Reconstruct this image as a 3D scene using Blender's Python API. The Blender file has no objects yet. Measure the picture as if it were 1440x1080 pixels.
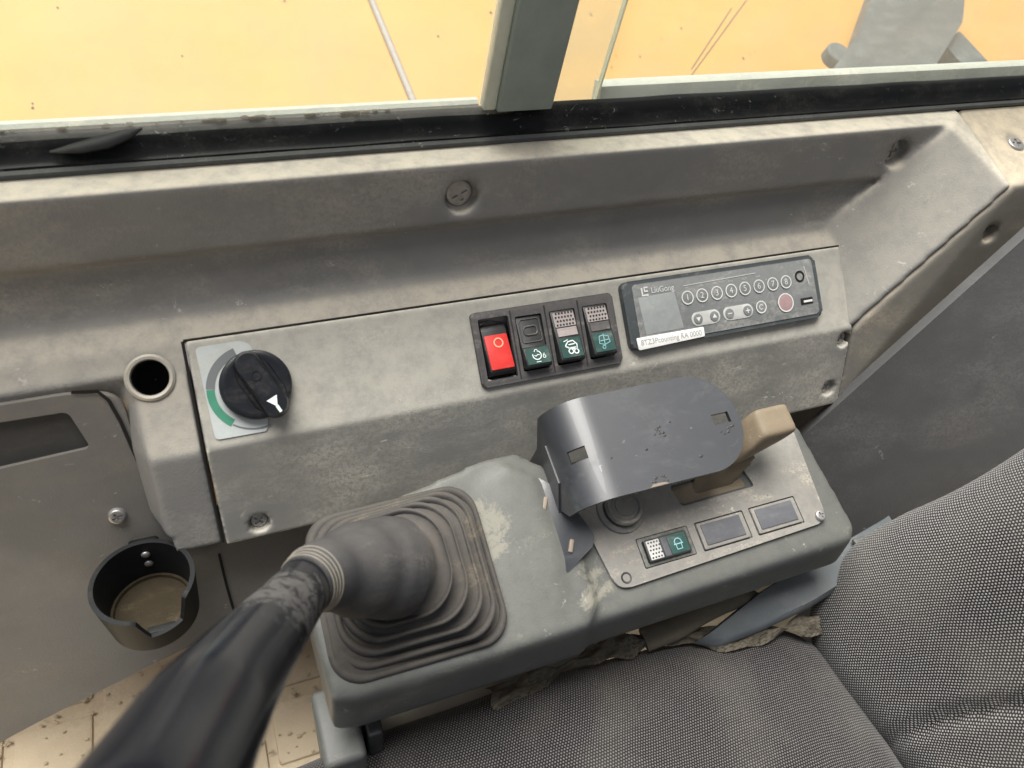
import bpy, bmesh, math, random
from mathutils import Vector, Matrix
from math import sin, cos, pi, radians
random.seed(7)
scene = bpy.context.scene
COL = scene.collection

# ------------------------------------------------------------------ camera
FPX = 1068.0                                   # focal length in px of a 1440 px wide picture
CAM = Vector((0, 0, 1.25))
_X = Vector((2980, -560, FPX)).normalized()    # world X seen from the camera (right, down, forward)
_D = Vector((-155, 1107, FPX)); _D = (_D - _X * _D.dot(_X)).normalized()
_Z = -_D
_Y = _Z.cross(_X)
RIGHT = Vector((_X[0], _Y[0], _Z[0])); DOWN = Vector((_X[1], _Y[1], _Z[1])); FWD = Vector((_X[2], _Y[2], _Z[2]))
cd = bpy.data.cameras.new('camera'); cam = bpy.data.objects.new('camera', cd); COL.objects.link(cam)
cd.sensor_fit = 'HORIZONTAL'; cd.sensor_width = 36.0; cd.lens = FPX / 1440 * 36.0
cd.clip_start = 0.01; cd.clip_end = 200
cam.matrix_world = Matrix(((RIGHT.x, -DOWN.x, -FWD.x, CAM.x), (RIGHT.y, -DOWN.y, -FWD.y, CAM.y),
                           (RIGHT.z, -DOWN.z, -FWD.z, CAM.z), (0, 0, 0, 1)))
cd.dof.use_dof = True; cd.dof.focus_distance = 0.56; cd.dof.aperture_fstop = 9.0
scene.camera = cam

# ------------------------------------------------------------------ light
SUN_EL, SUN_AZ = radians(73), radians(-32)      # azimuth measured from +Y towards +X
w = bpy.data.worlds.new('World'); scene.world = w; w.use_nodes = True
nt = w.node_tree; nt.nodes.clear()
sky = nt.nodes.new('ShaderNodeTexSky'); sky.sky_type = 'NISHITA'; sky.sun_disc = False
sky.sun_elevation = SUN_EL; sky.sun_rotation = SUN_AZ
sky.air_density = 1.0; sky.dust_density = 6.0; sky.ozone_density = 1.0
hs = nt.nodes.new('ShaderNodeHueSaturation'); hs.inputs['Saturation'].default_value = 0.35
bg = nt.nodes.new('ShaderNodeBackground'); bg.inputs['Strength'].default_value = 0.066
wo = nt.nodes.new('ShaderNodeOutputWorld')
nt.links.new(sky.outputs[0], hs.inputs['Color']); nt.links.new(hs.outputs[0], bg.inputs[0]); nt.links.new(bg.outputs[0], wo.inputs[0])
sd = bpy.data.lights.new('sun', 'SUN'); sd.energy = 5.0; sd.angle = radians(52); sd.color = (1, 0.97, 0.92)
sun = bpy.data.objects.new('sun', sd); COL.objects.link(sun)
sdir = Vector((sin(SUN_AZ) * cos(SUN_EL), cos(SUN_AZ) * cos(SUN_EL), sin(SUN_EL)))
sun.rotation_euler = sdir.to_track_quat('Z', 'Y').to_euler(); sun.location = sdir * 5
vs = scene.view_settings; vs.view_transform = 'Standard'; vs.look = 'None'; vs.exposure = 0.78; vs.gamma = 1.0
vs.use_curve_mapping = False
scene.cycles.max_bounces = 8; scene.cycles.transparent_max_bounces = 12

# ------------------------------------------------------------------ helpers
def ray(u, v):
    return RIGHT * ((u - 720) / FPX) + DOWN * ((v - 540) / FPX) + FWD
def on_plane(u, v, n, p):
    d = ray(u, v); n = Vector(n); return CAM + d * ((Vector(p) - CAM).dot(n) / d.dot(n))
def onz(u, v, z): return on_plane(u, v, (0, 0, 1), (0, 0, z))
def at_depth(u, v, d): return CAM + ray(u, v) * d
class Frame:
    def __init__(s, o, ex, ey):
        s.o = Vector(o); s.ex = Vector(ex).normalized(); s.ey = Vector(ey).normalized(); s.ez = s.ex.cross(s.ey)
        s.m = Matrix(((s.ex.x, s.ey.x, s.ez.x, s.o.x), (s.ex.y, s.ey.y, s.ez.y, s.o.y), (s.ex.z, s.ey.z, s.ez.z, s.o.z), (0, 0, 0, 1)))
        s.inv = s.m.inverted()
    def w(s, a, b, c=0): return s.o + s.ex * a + s.ey * b + s.ez * c
    def at(s, u, v, c=0):
        p = s.inv @ on_plane(u, v, s.ez, s.w(0, 0, c)); return (p.x, p.y)
    def moved(s, a, b, c=0): return Frame(s.w(a, b, c), s.ex, s.ey)
def slope(o, deg): return Frame(o, (1, 0, 0), (0, cos(radians(deg)), sin(radians(deg))))
PAN = slope((0, .385, .9304), 45)            # sloping switch panel
FRO = slope((0, .337, .8823), 70)            # console front below it
POD = slope((0, .221, .828), 22)             # top of the control pod
LEF = slope((0, .365, .900), 72)             # panel at the front end
F1 = slope((0, .4055, .979), 85)             # face below the window ledge

def link(o): COL.objects.link(o); return o
def tag(o, label=None, cat=None, group=None, kind=None):
    if label: o['label'] = label
    if cat: o['category'] = cat
    if group: o['group'] = group
    if kind: o['kind'] = kind
    return o
def thing(name, label, cat, loc=(0, 0, 0), group=None, frame=None):
    o = link(bpy.data.objects.new(name, None)); o.empty_display_size = .02
    if frame: o.matrix_world = frame.m
    else: o.location = loc
    tag(o, label, cat, group); return o
def wmat(o):
    m = o.matrix_basis.copy()
    return wmat(o.parent) @ m if o.parent else m
def obj(name, me, mat, parent=None, frame=None, smooth=40):
    """mesh given in frame coordinates (world when no frame); kept in place when parented"""
    if isinstance(me, bmesh.types.BMesh):
        bm = me; me = bpy.data.meshes.new(name); bmesh.ops.recalc_face_normals(bm, faces=bm.faces); bm.to_mesh(me); bm.free()
    o = link(bpy.data.objects.new(name, me))
    me.materials.clear(); me.materials.append(mat)
    if smooth:
        me.polygons.foreach_set('use_smooth', [True] * len(me.polygons))
        me.set_sharp_from_angle(angle=radians(smooth))
    world = frame.m if frame else Matrix.Identity(4)
    if parent:
        o.parent = parent
        o.matrix_basis = wmat(parent).inverted() @ world
    else:
        o.matrix_basis = world
    return o
def NB(): return bmesh.new()
def bevel(bm, geom_edges, r, seg=3):
    bmesh.ops.bevel(bm, geom=geom_edges, offset=r, segments=seg, profile=.5, affect='EDGES', clamp_overlap=True)
def box(bm, c, s, r=0, seg=3, rot=None):
    t = NB(); bmesh.ops.create_cube(t, size=1)
    for v in t.verts: v.co = Vector((v.co.x * s[0], v.co.y * s[1], v.co.z * s[2]))
    if r: bevel(t, t.edges[:], r, seg)
    for v in t.verts:
        if rot is not None: v.co = rot @ v.co
        v.co += Vector(c)
    join(bm, t); return bm
def join(bm, t):
    me = bpy.data.meshes.new('t'); t.to_mesh(me); t.free(); bm.from_mesh(me); bpy.data.meshes.remove(me)
def hull(bm, pts):
    t = NB()
    for p in pts: t.verts.new(p)
    r = bmesh.ops.convex_hull(t, input=t.verts[:])
    bmesh.ops.delete(t, geom=[g for g in t.verts if not g.link_faces], context='VERTS')
    bmesh.ops.recalc_face_normals(t, faces=t.faces); join(bm, t)
def prism(bm, poly, z0, z1, r=0, seg=2, f=None, top_only=True):
    """outline (x,y) list extruded z0..z1; rim of the top bevelled by r; f maps points"""
    t = NB()
    lo = [t.verts.new((p[0], p[1], z0)) for p in poly]; hi = [t.verts.new((p[0], p[1], z1)) for p in poly]
    n = len(poly); t.faces.new(lo[::-1]); top = t.faces.new(hi)
    for i in range(n): t.faces.new((lo[i], lo[(i + 1) % n], hi[(i + 1) % n], hi[i]))
    if r: bevel(t, list(top.edges), r, seg)
    bmesh.ops.recalc_face_normals(t, faces=t.faces)
    if f:
        for v in t.verts: v.co = Vector(f(*v.co))
    join(bm, t); return bm
def xprism(bm, yz, x0, x1):
    return prism(bm, yz, x0, x1, f=lambda a, b, c: (c, a, b))
def rrect(cx, cy, sx, sy, r, n=5):
    p = []
    for k, (qx, qy) in enumerate(((1, 1), (-1, 1), (-1, -1), (1, -1))):
        for i in range(n + 1):
            a = k * pi / 2 + i * pi / 2 / n
            p.append((cx + qx * (sx / 2 - r) + r * cos(a), cy + qy * (sy / 2 - r) + r * sin(a)))
    return p
def rpoly(pts, r, n=5):
    """polygon with rounded corners; r a number or list"""
    out = []; N = len(pts)
    for i in range(N):
        p = Vector(pts[i]); a = Vector(pts[i - 1]); b = Vector(pts[(i + 1) % N]); rr = r[i] if isinstance(r, (list, tuple)) else r
        da = (a - p); db = (b - p); d = min(rr, da.length * .49, db.length * .49)
        if d <= 1e-6: out.append(tuple(p)); continue
        s = p + da.normalized() * d; e = p + db.normalized() * d
        for k in range(n + 1):
            t = k / n; out.append(tuple(s * (1 - t) ** 2 + p * 2 * t * (1 - t) + e * t * t))
    return out
def cyl(bm, c, r, z0, z1, n=32, r2=None, bev=0):
    t = NB(); r2 = r if r2 is None else r2
    lo = [t.verts.new((c[0] + r * cos(2 * pi * i / n), c[1] + r * sin(2 * pi * i / n), z0)) for i in range(n)]
    hi = [t.verts.new((c[0] + r2 * cos(2 * pi * i / n), c[1] + r2 * sin(2 * pi * i / n), z1)) for i in range(n)]
    t.faces.new(lo[::-1]); top = t.faces.new(hi)
    for i in range(n): t.faces.new((lo[i], lo[(i + 1) % n], hi[(i + 1) % n], hi[i]))
    if bev: bevel(t, list(top.edges), bev, 3)
    join(bm, t); return bm
def lathe(bm, c, prof, n=40):
    """prof (r,z) list revolved about z through c"""
    rings = []
    for r, z in prof:
        rings.append([bm.verts.new((c[0] + r * cos(2 * pi * i / n), c[1] + r * sin(2 * pi * i / n), z)) for i in range(n)])
    for a, b in zip(rings, rings[1:]):
        for i in range(n): bm.faces.new((a[i], a[(i + 1) % n], b[(i + 1) % n], b[i]))
    return bm
def catmull(P, n):
    P = [Vector(p) for p in P]; P = [P[0] * 2 - P[1]] + P + [P[-1] * 2 - P[-2]]; out = []
    for i in range(1, len(P) - 2):
        for k in range(n):
            t = k / n; a, b, c, d = P[i - 1:i + 3]
            out.append(.5 * ((2 * b) + (c - a) * t + (2 * a - 5 * b + 4 * c - d) * t * t + (3 * b - a - 3 * c + d) * t ** 3))
    out.append(P[-2]); return out
def tube(bm, pts, rad, n=16, caps=True, squash=None, up=None):
    """pts list of Vectors, rad list or number"""
    N = len(pts); rings = []; u = None
    for i, p in enumerate(pts):
        tg = (pts[min(i + 1, N - 1)] - pts[max(i - 1, 0)]).normalized()
        if u is None:
            u = (Vector(up) if up else (Vector((0, 0, 1)) if abs(tg.z) < .9 else Vector((1, 0, 0))))
        u = (u - tg * u.dot(tg)).normalized(); s = tg.cross(u)
        r = rad[i] if isinstance(rad, (list, tuple)) else rad; q = squash or 1
        rings.append([bm.verts.new(p + u * (r * q * cos(2 * pi * k / n)) + s * (r * sin(2 * pi * k / n))) for k in range(n)])
    for a, b in zip(rings, rings[1:]):
        for k in range(n): bm.faces.new((a[k], a[(k + 1) % n], b[(k + 1) % n], b[k]))
    if caps: bm.faces.new(rings[0][::-1]); bm.faces.new(rings[-1])
    return bm
def evaluated(o):
    dg = bpy.context.evaluated_depsgraph_get(); dg.update()
    return bpy.data.meshes.new_from_object(o.evaluated_get(dg))
def temp(bm):
    me = bpy.data.meshes.new('t'); bmesh.ops.recalc_face_normals(bm, faces=bm.faces); bm.to_mesh(me); bm.free()
    return link(bpy.data.objects.new('t', me))
def carve(bm, cut_bm):
    """bm minus cut_bm, as a mesh"""
    o = temp(bm); c = temp(cut_bm)
    m = o.modifiers.new('b', 'BOOLEAN'); m.operation = 'DIFFERENCE'; m.object = c; m.solver = 'EXACT'; m.use_self = True
    me = evaluated(o)
    for q in (o, c): d = q.data; bpy.data.objects.remove(q); bpy.data.meshes.remove(d)
    return me
def molded(bm, voxel=.002, it=6, cut=None, fac=.5):
    """union of closed shapes as one moulding with soft fillets"""
    if cut is not None:
        me = carve(bm, cut); o = link(bpy.data.objects.new('t', me))
    else: o = temp(bm)
    m = o.modifiers.new('r', 'REMESH'); m.mode = 'VOXEL'; m.voxel_size = voxel
    m = o.modifiers.new('s', 'SMOOTH'); m.factor = fac; m.iterations = it
    me = evaluated(o); d = o.data; bpy.data.objects.remove(o); bpy.data.meshes.remove(d)
    return me
def stroke(bm, pts, wd, h=.00015, closed=False):
    """flat ribbon of width wd along 2D points at height h"""
    P = [Vector(p) for p in pts]; N = len(P); L = []; R = []
    for i in range(N):
        a = P[i - 1] if (i or closed) else P[i]; b = P[(i + 1) % N] if (i < N - 1 or closed) else P[i]
        t = (b - a); t = t.normalized() if t.length > 1e-9 else Vector((1, 0)); q = Vector((-t.y, t.x)) * wd / 2
        L.append(bm.verts.new((P[i].x + q.x, P[i].y + q.y, h))); R.append(bm.verts.new((P[i].x - q.x, P[i].y - q.y, h)))
    for i in range(N if closed else N - 1):
        j = (i + 1) % N; bm.faces.new((L[i], R[i], R[j], L[j]))
    return bm
def circ(cx, cy, r, n=24, a0=0, a1=2 * pi, ry=None):
    full = abs(a1 - a0 - 2 * pi) < 1e-6; m = n if full else n + 1
    return [(cx + r * cos(a0 + (a1 - a0) * i / n), cy + (ry or r) * sin(a0 + (a1 - a0) * i / n)) for i in range(m)]
def flat(bm, poly, h=0):
    bm.faces.new([bm.verts.new((p[0], p[1], h)) for p in poly]); return bm
def text_bm(s, size, x, y, rot=0, h=.0002, align='CENTER', sx=1.0, shear=0):
    c = bpy.data.curves.new('t', 'FONT'); c.body = s; c.size = size; c.align_x = align; c.align_y = 'CENTER'; c.shear = shear
    o = link(bpy.data.objects.new('t', c)); me = evaluated(o); bpy.data.objects.remove(o); bpy.data.curves.remove(c)
    b = NB(); b.from_mesh(me); bpy.data.meshes.remove(me)
    for v in b.verts:
        px, py = v.co.x * sx, v.co.y
        v.co = Vector((x + px * cos(rot) - py * sin(rot), y + px * sin(rot) + py * cos(rot), h))
    return b

# ------------------------------------------------------------------ materials
def mat(name, base, rough=.5, dust=None, amt=0, up=0, scale=14, grain=0, gscale=900, marks=0, mark_col=(.5, .47, .42),
        metal=0, spec=.32, lo=.45, hi=.75, coat=0, var=.06, drough=.9, dark=0, scr=0, edge=0, spots=()):
    m = bpy.data.materials.new(name); m.use_nodes = True; n = m.node_tree.nodes; L = m.node_tree.links
    b = n['Principled BSDF']; b.inputs['Metallic'].default_value = metal; b.inputs['Specular IOR Level'].default_value = spec
    b.inputs['Coat Weight'].default_value = coat
    g = n.new('ShaderNodeNewGeometry')
    def noise(s, det=6, ro=.6, vec=None, dist=0):
        t = n.new('ShaderNodeTexNoise'); t.inputs['Scale'].default_value = s; t.inputs['Detail'].default_value = det
        t.inputs['Roughness'].default_value = ro; t.inputs['Distortion'].default_value = dist
        L.new(vec or g.outputs['Position'], t.inputs['Vector']); return t.outputs['Fac']
    def ramp(x, a, c, o0=0, o1=1):
        t = n.new('ShaderNodeMapRange'); t.clamp = True; t.interpolation_type = 'SMOOTHSTEP'
        for k, v in zip(('From Min', 'From Max', 'To Min', 'To Max'), (a, c, o0, o1)): t.inputs[k].default_value = v
        L.new(x, t.inputs['Value']); return t.outputs['Result']
    def math_(op, x, y):
        t = n.new('ShaderNodeMath'); t.operation = op
        for i, q in enumerate((x, y)):
            if isinstance(q, (int, float)): t.inputs[i].default_value = q
            else: L.new(q, t.inputs[i])
        return t.outputs[0]
    def mixc(f, c0, c1):
        t = n.new('ShaderNodeMix'); t.data_type = 'RGBA'; t.clamp_factor = True
        if isinstance(f, (int, float)): t.inputs['Factor'].default_value = f
        else: L.new(f, t.inputs['Factor'])
        for k, c in ((6, c0), (7, c1)):
            if isinstance(c, tuple): t.inputs[k].default_value = (*c, 1)
            else: L.new(c, t.inputs[k])
        return t.outputs[2]
    def mapping(sc, rot=(0, 0, 0)):
        t = n.new('ShaderNodeMapping'); t.inputs['Scale'].default_value = sc; t.inputs['Rotation'].default_value = rot
        L.new(g.outputs['Position'], t.inputs['Vector']); return t.outputs[0]
    v = noise(scale * 2.3, 8, .65)
    col = mixc(ramp(v, .3, .7), tuple(x * (1 - var) for x in base), tuple(min(1, x * (1 + var)) for x in base))
    r = None
    if dust:
        d = ramp(noise(scale * 1.6, 10, .72, mapping((.45, 1, 1), (0, .12, .2)), .3), lo, hi, 0, amt)
        d = math_('MULTIPLY', d, ramp(noise(gscale * .45, 4, .75), .36, .58, .2, 1.0))
        if up:
            s = n.new('ShaderNodeSeparateXYZ'); L.new(g.outputs['Normal'], s.inputs[0])
            u = math_('MULTIPLY', ramp(s.outputs['Z'], .42, .95, 0, up), ramp(noise(scale * 6, 10, .75), .3, .62, .45, 1))
            d = math_('MAXIMUM', d, u)
        for (sx_, sy_, sz_, sr_) in spots:
            vd = n.new('ShaderNodeVectorMath'); vd.operation = 'DISTANCE'; vd.inputs[1].default_value = (sx_, sy_, sz_); L.new(g.outputs['Position'], vd.inputs[0])
            near = ramp(vd.outputs['Value'], sr_, sr_ * .25, 0, .24)
            d = math_('MAXIMUM', d, ramp(math_('ADD', noise(scale * 4, 10, .75, dist=.5), near), .62, .78, 0, .36))
        col = mixc(d, col, dust)
        sp = math_('MULTIPLY', math_('SUBTRACT', 1.0, math_('MULTIPLY', d, .85)), spec); L.new(sp, b.inputs['Specular IOR Level'])
        r = math_('ADD', rough, math_('MULTIPLY', d, drough - rough))
    if marks:
        k = ramp(noise(scale * 5, 12, .75, mapping((1, 1, 1.8), (.3, .5, .2)), .8), .645 - marks * .06, .70 - marks * .06, 0, .75)
        k = math_('MULTIPLY', k, ramp(noise(scale * .8, 3), .48, .62))
        col = mixc(k, col, mark_col)
    if dark:
        k = ramp(noise(scale * 7, 10, .7), .66, .72, 0, dark)
        col = mixc(k, col, tuple(x * .35 for x in base))
    if scr:
        k = ramp(noise(60, 2, .5, mapping((14, .5, .5), (0, .6, .55)), .3), .70, .73, 0, scr)
        col = mixc(k, col, mark_col)
    if edge:
        k = math_('MULTIPLY', ramp(g.outputs['Pointiness'], .515, .56), ramp(noise(scale * 9, 8, .7), .42, .62, 0, edge))
        col = mixc(k, col, mark_col)
    L.new(col, b.inputs['Base Color'])
    if r is None: r = math_('ADD', ramp(noise(scale * 4), .3, .7, -.06, .06), rough)
    L.new(r, b.inputs['Roughness'])
    if grain:
        bp = n.new('ShaderNodeBump'); bp.inputs['Strength'].default_value = grain; bp.inputs['Distance'].default_value = .0006
        L.new(noise(gscale, 3, .6), bp.inputs['Height']); L.new(bp.outputs[0], b.inputs['Normal'])
    return m
TAN = (.47, .40, .29)
M = {}
M['console'] = mat('console_plastic', (.205, .201, .192), .5, (.56, .505, .41), .4, .82, 11, grain=.4, marks=.7, lo=.45, hi=.75, dark=.35)
M['panel'] = mat('switch_panel_plastic', (.225, .221, .205), .5, (.56, .53, .45), .6, .9, 13, grain=.3, marks=.9, mark_col=(.66, .63, .56), lo=.40, hi=.72, edge=.8)
M['left'] = mat('end_panel_plastic', (.155, .148, .136), .5, (.30, .245, .18), .5, .1, 10, grain=.3, marks=.5)
M['pillar'] = mat('pillar_plastic', (.20, .19, .165), .5, (.55, .46, .34), .5, .75, 12, grain=.35, marks=.3)
M['rear'] = mat('rear_panel_plastic', (.085, .085, .087), .5, (.25, .24, .23), .35, .1, 8, grain=.3, marks=.4, mark_col=(.3, .3, .3))
M['pod'] = mat('pod_plastic', (.074, .079, .078), .34, (.42, .39, .30), .4, .10, 16, grain=.3, gscale=1300, marks=.7, mark_col=(.34, .34, .30), lo=.48, hi=.8, spots=((.125, .255, .85, .035), (.03, .285, .85, .04), (.19, .21, .83, .03)), edge=.35)
M['podface'] = mat('pod_faceplate', (.155, .153, .15), .45, (.44, .40, .32), .8, .25, 30, grain=.4, gscale=1300, marks=.7, lo=.42, hi=.68, dark=.5)
M['blank'] = mat('blank_cover_plastic', (.095, .098, .108), .42, (.28, .27, .25), .4, 0, 40)
M['seal'] = mat('seal_rubber', (.006, .0065, .007), .5, (.14, .13, .11), .3, 0, 30, spec=.18, marks=.8, mark_col=(.3, .3, .28))
M['rubber'] = mat('boot_rubber', (.032, .031, .032), .6, (.25, .21, .15), .6, .16, 24, grain=.4, gscale=1500, lo=.46, hi=.78)
M['cuff'] = mat('cuff_rubber', (.036, .036, .038), .75, (.22, .20, .17), .4, .15, 20, grain=.6, gscale=1600)
_g = at_depth(385, 862, .325)
M['grip'] = mat('grip_rubber', (.006, .007, .010), .15, (.20, .19, .175), .10, 0, 30, lo=.60, hi=.72, coat=0, spec=.45, grain=.1, gscale=700, spots=((_g.x, _g.y, _g.z, .05),))
M['ring'] = mat('dull_ring', (.17, .155, .13), .6, (.34, .31, .26), .4, 0, 60)
M['bracket'] = mat('black_paint', (.020, .022, .027), .42, (.12, .125, .13), .5, .05, 18, marks=.4, mark_col=(.22, .225, .23), coat=.2, spec=1.0, lo=.45, hi=.8, dark=.4)
M['chip'] = mat('bare_metal', (.20, .165, .13), .5, (.14, .09, .06), .5, 0, 60)
M['black'] = mat('black_plastic', (.018, .02, .022), .35, (.3, .28, .25), .3, .1, 40)
M['bank'] = mat('bank_plastic', (.06, .058, .06), .42, (.40, .36, .33), .55, .2, 50, marks=.6, mark_col=(.5, .47, .45), lo=.42, hi=.75)
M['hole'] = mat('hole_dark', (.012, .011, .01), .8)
M['red'] = mat('red_rocker', (.62, .035, .03), .38, (.6, .3, .25), .2, 0, 60)
M['green'] = mat('green_rocker', (.03, .075, .065), .35, (.4, .4, .37), .3, 0, 70)
M['icon'] = mat('icon_print', (.72, .78, .76), .6)
M['iconteal'] = mat('icon_print_teal', (.25, .48, .52), .6)
M['iconred'] = mat('icon_print_red', (.85, .4, .25), .6)
M['texture'] = mat('grip_dots', (.36, .31, .30), .7, (.5, .46, .42), .5, 0, 60)
M['radio'] = mat('radio_body', (.05, .06, .065), .38, (.33, .32, .30), .5, .1, 40, marks=.4, mark_col=(.4, .4, .4))
M['radioface'] = mat('radio_face', (.16, .17, .172), .45, (.40, .38, .35), .75, .2, 45, marks=.7, mark_col=(.5, .49, .46), lo=.4, hi=.7)
M['display'] = mat('display_window', (.30, .315, .31), .35, (.45, .45, .43), .5, 0, 70)
M['print'] = mat('white_print', (.62, .62, .60), .6)
M['pill'] = mat('pale_print', (.5, .5, .48), .6, (.4, .37, .33), .5, 0, 80)
M['sticker'] = mat('white_sticker', (.78, .77, .74), .6, (.6, .56, .48), .4, 0, 60)
M['ink'] = mat('sticker_ink', (.34, .34, .34), .7)
M['pink'] = mat('power_key', (.33, .22, .22), .6, (.45, .36, .34), .5, 0, 80)
M['plate'] = mat('dial_sticker', (.46, .49, .485), .5, (.46, .43, .34), .6, 0, 30, marks=.6)
M['dialgreen'] = mat('dial_green', (.06, .24, .155), .55, (.4, .4, .36), .3, 0, 60)
M['dialgrey'] = mat('dial_grey', (.16, .17, .175), .55)
M['knob'] = mat('knob_plastic', (.008, .009, .012), .36, (.2, .19, .18), .2, .0, 40, spec=.35)
M['chrome'] = mat('worn_metal_ring', (.44, .41, .35), .4, (.36, .30, .22), .8, 0, 60, metal=.4)
M['steel'] = mat('screw_steel', (.42, .41, .40), .38, (.25, .21, .17), .6, 0, 120, metal=.75)
M['cup'] = mat('cup_plastic', (.010, .011, .012), .5, (.16, .14, .11), .12, .0, 30, spec=.12)
M['dirt'] = mat('caked_dirt', (.036, .029, .019), .9, (.085, .068, .046), .8, 0, 60, grain=.8, gscale=700, spec=.05)
M['lever'] = mat('tan_lever', (.165, .13, .087), .5, (.28, .235, .175), .6, .25, 40, grain=.25, dark=.5, marks=.5)
M['yellow'] = mat('yellow_paint', (.50, .268, .072), .55, (.54, .33, .13), .5, 0, 4, spec=.25, var=.05, dark=.12)
M['mullion'] = mat('mullion_metal', (.27, .325, .305), .5, (.34, .38, .35), .7, 0, 20, grain=.3, gscale=600, marks=.4)
M['channel'] = mat('sill_channel', (.22, .25, .235), .6, (.55, .5, .4), .7, .3, 30, grain=.5, gscale=400, dark=.6)
M['strip'] = mat('glass_edge_strip', (.62, .66, .57), .4, (.6, .58, .5), .5, 0, 30)
M['arm'] = mat('grey_steel', (.075, .085, .09), .6, (.20, .21, .205), .8, 0, 40, grain=.8, gscale=300, marks=.8, mark_col=(.3, .3, .28), scr=.4)
M['hose'] = mat('grey_hose', (.30, .28, .27), .6, (.5, .45, .38), .6, 0, 60)
M['floor'] = mat('dusty_floor_mat', (.52, .43, .30), .9, (.66, .56, .41), .8, .3, 12, grain=.5, gscale=500, lo=.4, hi=.65)
M['grit'] = mat('grit', (.46, .38, .26), .95, (.6, .5, .37), .7, 0, 60)
M['base'] = mat('seat_base_plastic', (.24, .22, .19), .6, (.46, .39, .29), .7, .4, 18, grain=.3)
M['pocket'] = mat('pocket_liner', (.045, .044, .042), .7, (.16, .14, .12), .4, 0, 30)
M['strap'] = mat('dark_strap', (.075, .085, .092), .38, (.3, .3, .29), .35, .1, 22, marks=.5, mark_col=(.4, .41, .4))
M['foam'] = mat('torn_foam', (.10, .088, .068), .95, (.19, .165, .12), .7, .2, 60, grain=1, gscale=300, dark=.6)
M['wall'] = mat('cab_wall_metal', (.05, .05, .05), .7, (.15, .13, .1), .4, 0, 20)
M['post'] = mat('post_plastic', (.07, .074, .074), .4, (.3, .28, .24), .5, .1, 30, grain=.2, marks=.4)

def glass_mat(name, lo, hi, tint):
    m = bpy.data.materials.new(name); m.use_nodes = True; n = m.node_tree.nodes; L = m.node_tree.links; n.clear()
    out = n.new('ShaderNodeOutputMaterial'); tr = n.new('ShaderNodeBsdfTransparent'); tr.inputs[0].default_value = (*tint, 1)
    df = n.new('ShaderNodeBsdfDiffuse'); df.inputs[0].default_value = (.78, .77, .70, 1)
    tl = n.new('ShaderNodeBsdfTranslucent'); tl.inputs[0].default_value = (.78, .77, .70, 1)
    gl = n.new('ShaderNodeBsdfGlossy'); gl.inputs['Roughness'].default_value = .08
    g = n.new('ShaderNodeNewGeometry'); t = n.new('ShaderNodeTexNoise'); t.inputs['Scale'].default_value = 16
    t.inputs['Detail'].default_value = 10; t.inputs['Roughness'].default_value = .7; L.new(g.outputs['Position'], t.inputs['Vector'])
    mr = n.new('ShaderNodeMapRange'); mr.inputs['From Min'].default_value = .3; mr.inputs['From Max'].default_value = .7
    mr.inputs['To Min'].default_value = lo; mr.inputs['To Max'].default_value = hi; L.new(t.outputs['Fac'], mr.inputs['Value'])
    md = n.new('ShaderNodeMixShader'); md.inputs[0].default_value = .5; L.new(df.outputs[0], md.inputs[1]); L.new(tl.outputs[0], md.inputs[2])
    m1 = n.new('ShaderNodeMixShader'); L.new(mr.outputs[0], m1.inputs[0]); L.new(tr.outputs[0], m1.inputs[1]); L.new(md.outputs[0], m1.inputs[2])
    fr = n.new('ShaderNodeFresnel'); fr.inputs[0].default_value = 1.10
    m2 = n.new('ShaderNodeMixShader'); L.new(fr.outputs[0], m2.inputs[0]); L.new(m1.outputs[0], m2.inputs[1]); L.new(gl.outputs[0], m2.inputs[2])
    L.new(m2.outputs[0], out.inputs[0]); return m
M['glass'] = glass_mat('dusty_glass', .08, .22, (.97, .99, .97))
M['glass2'] = glass_mat('dusty_glass_thick', .10, .26, (.95, .98, .95))

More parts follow.
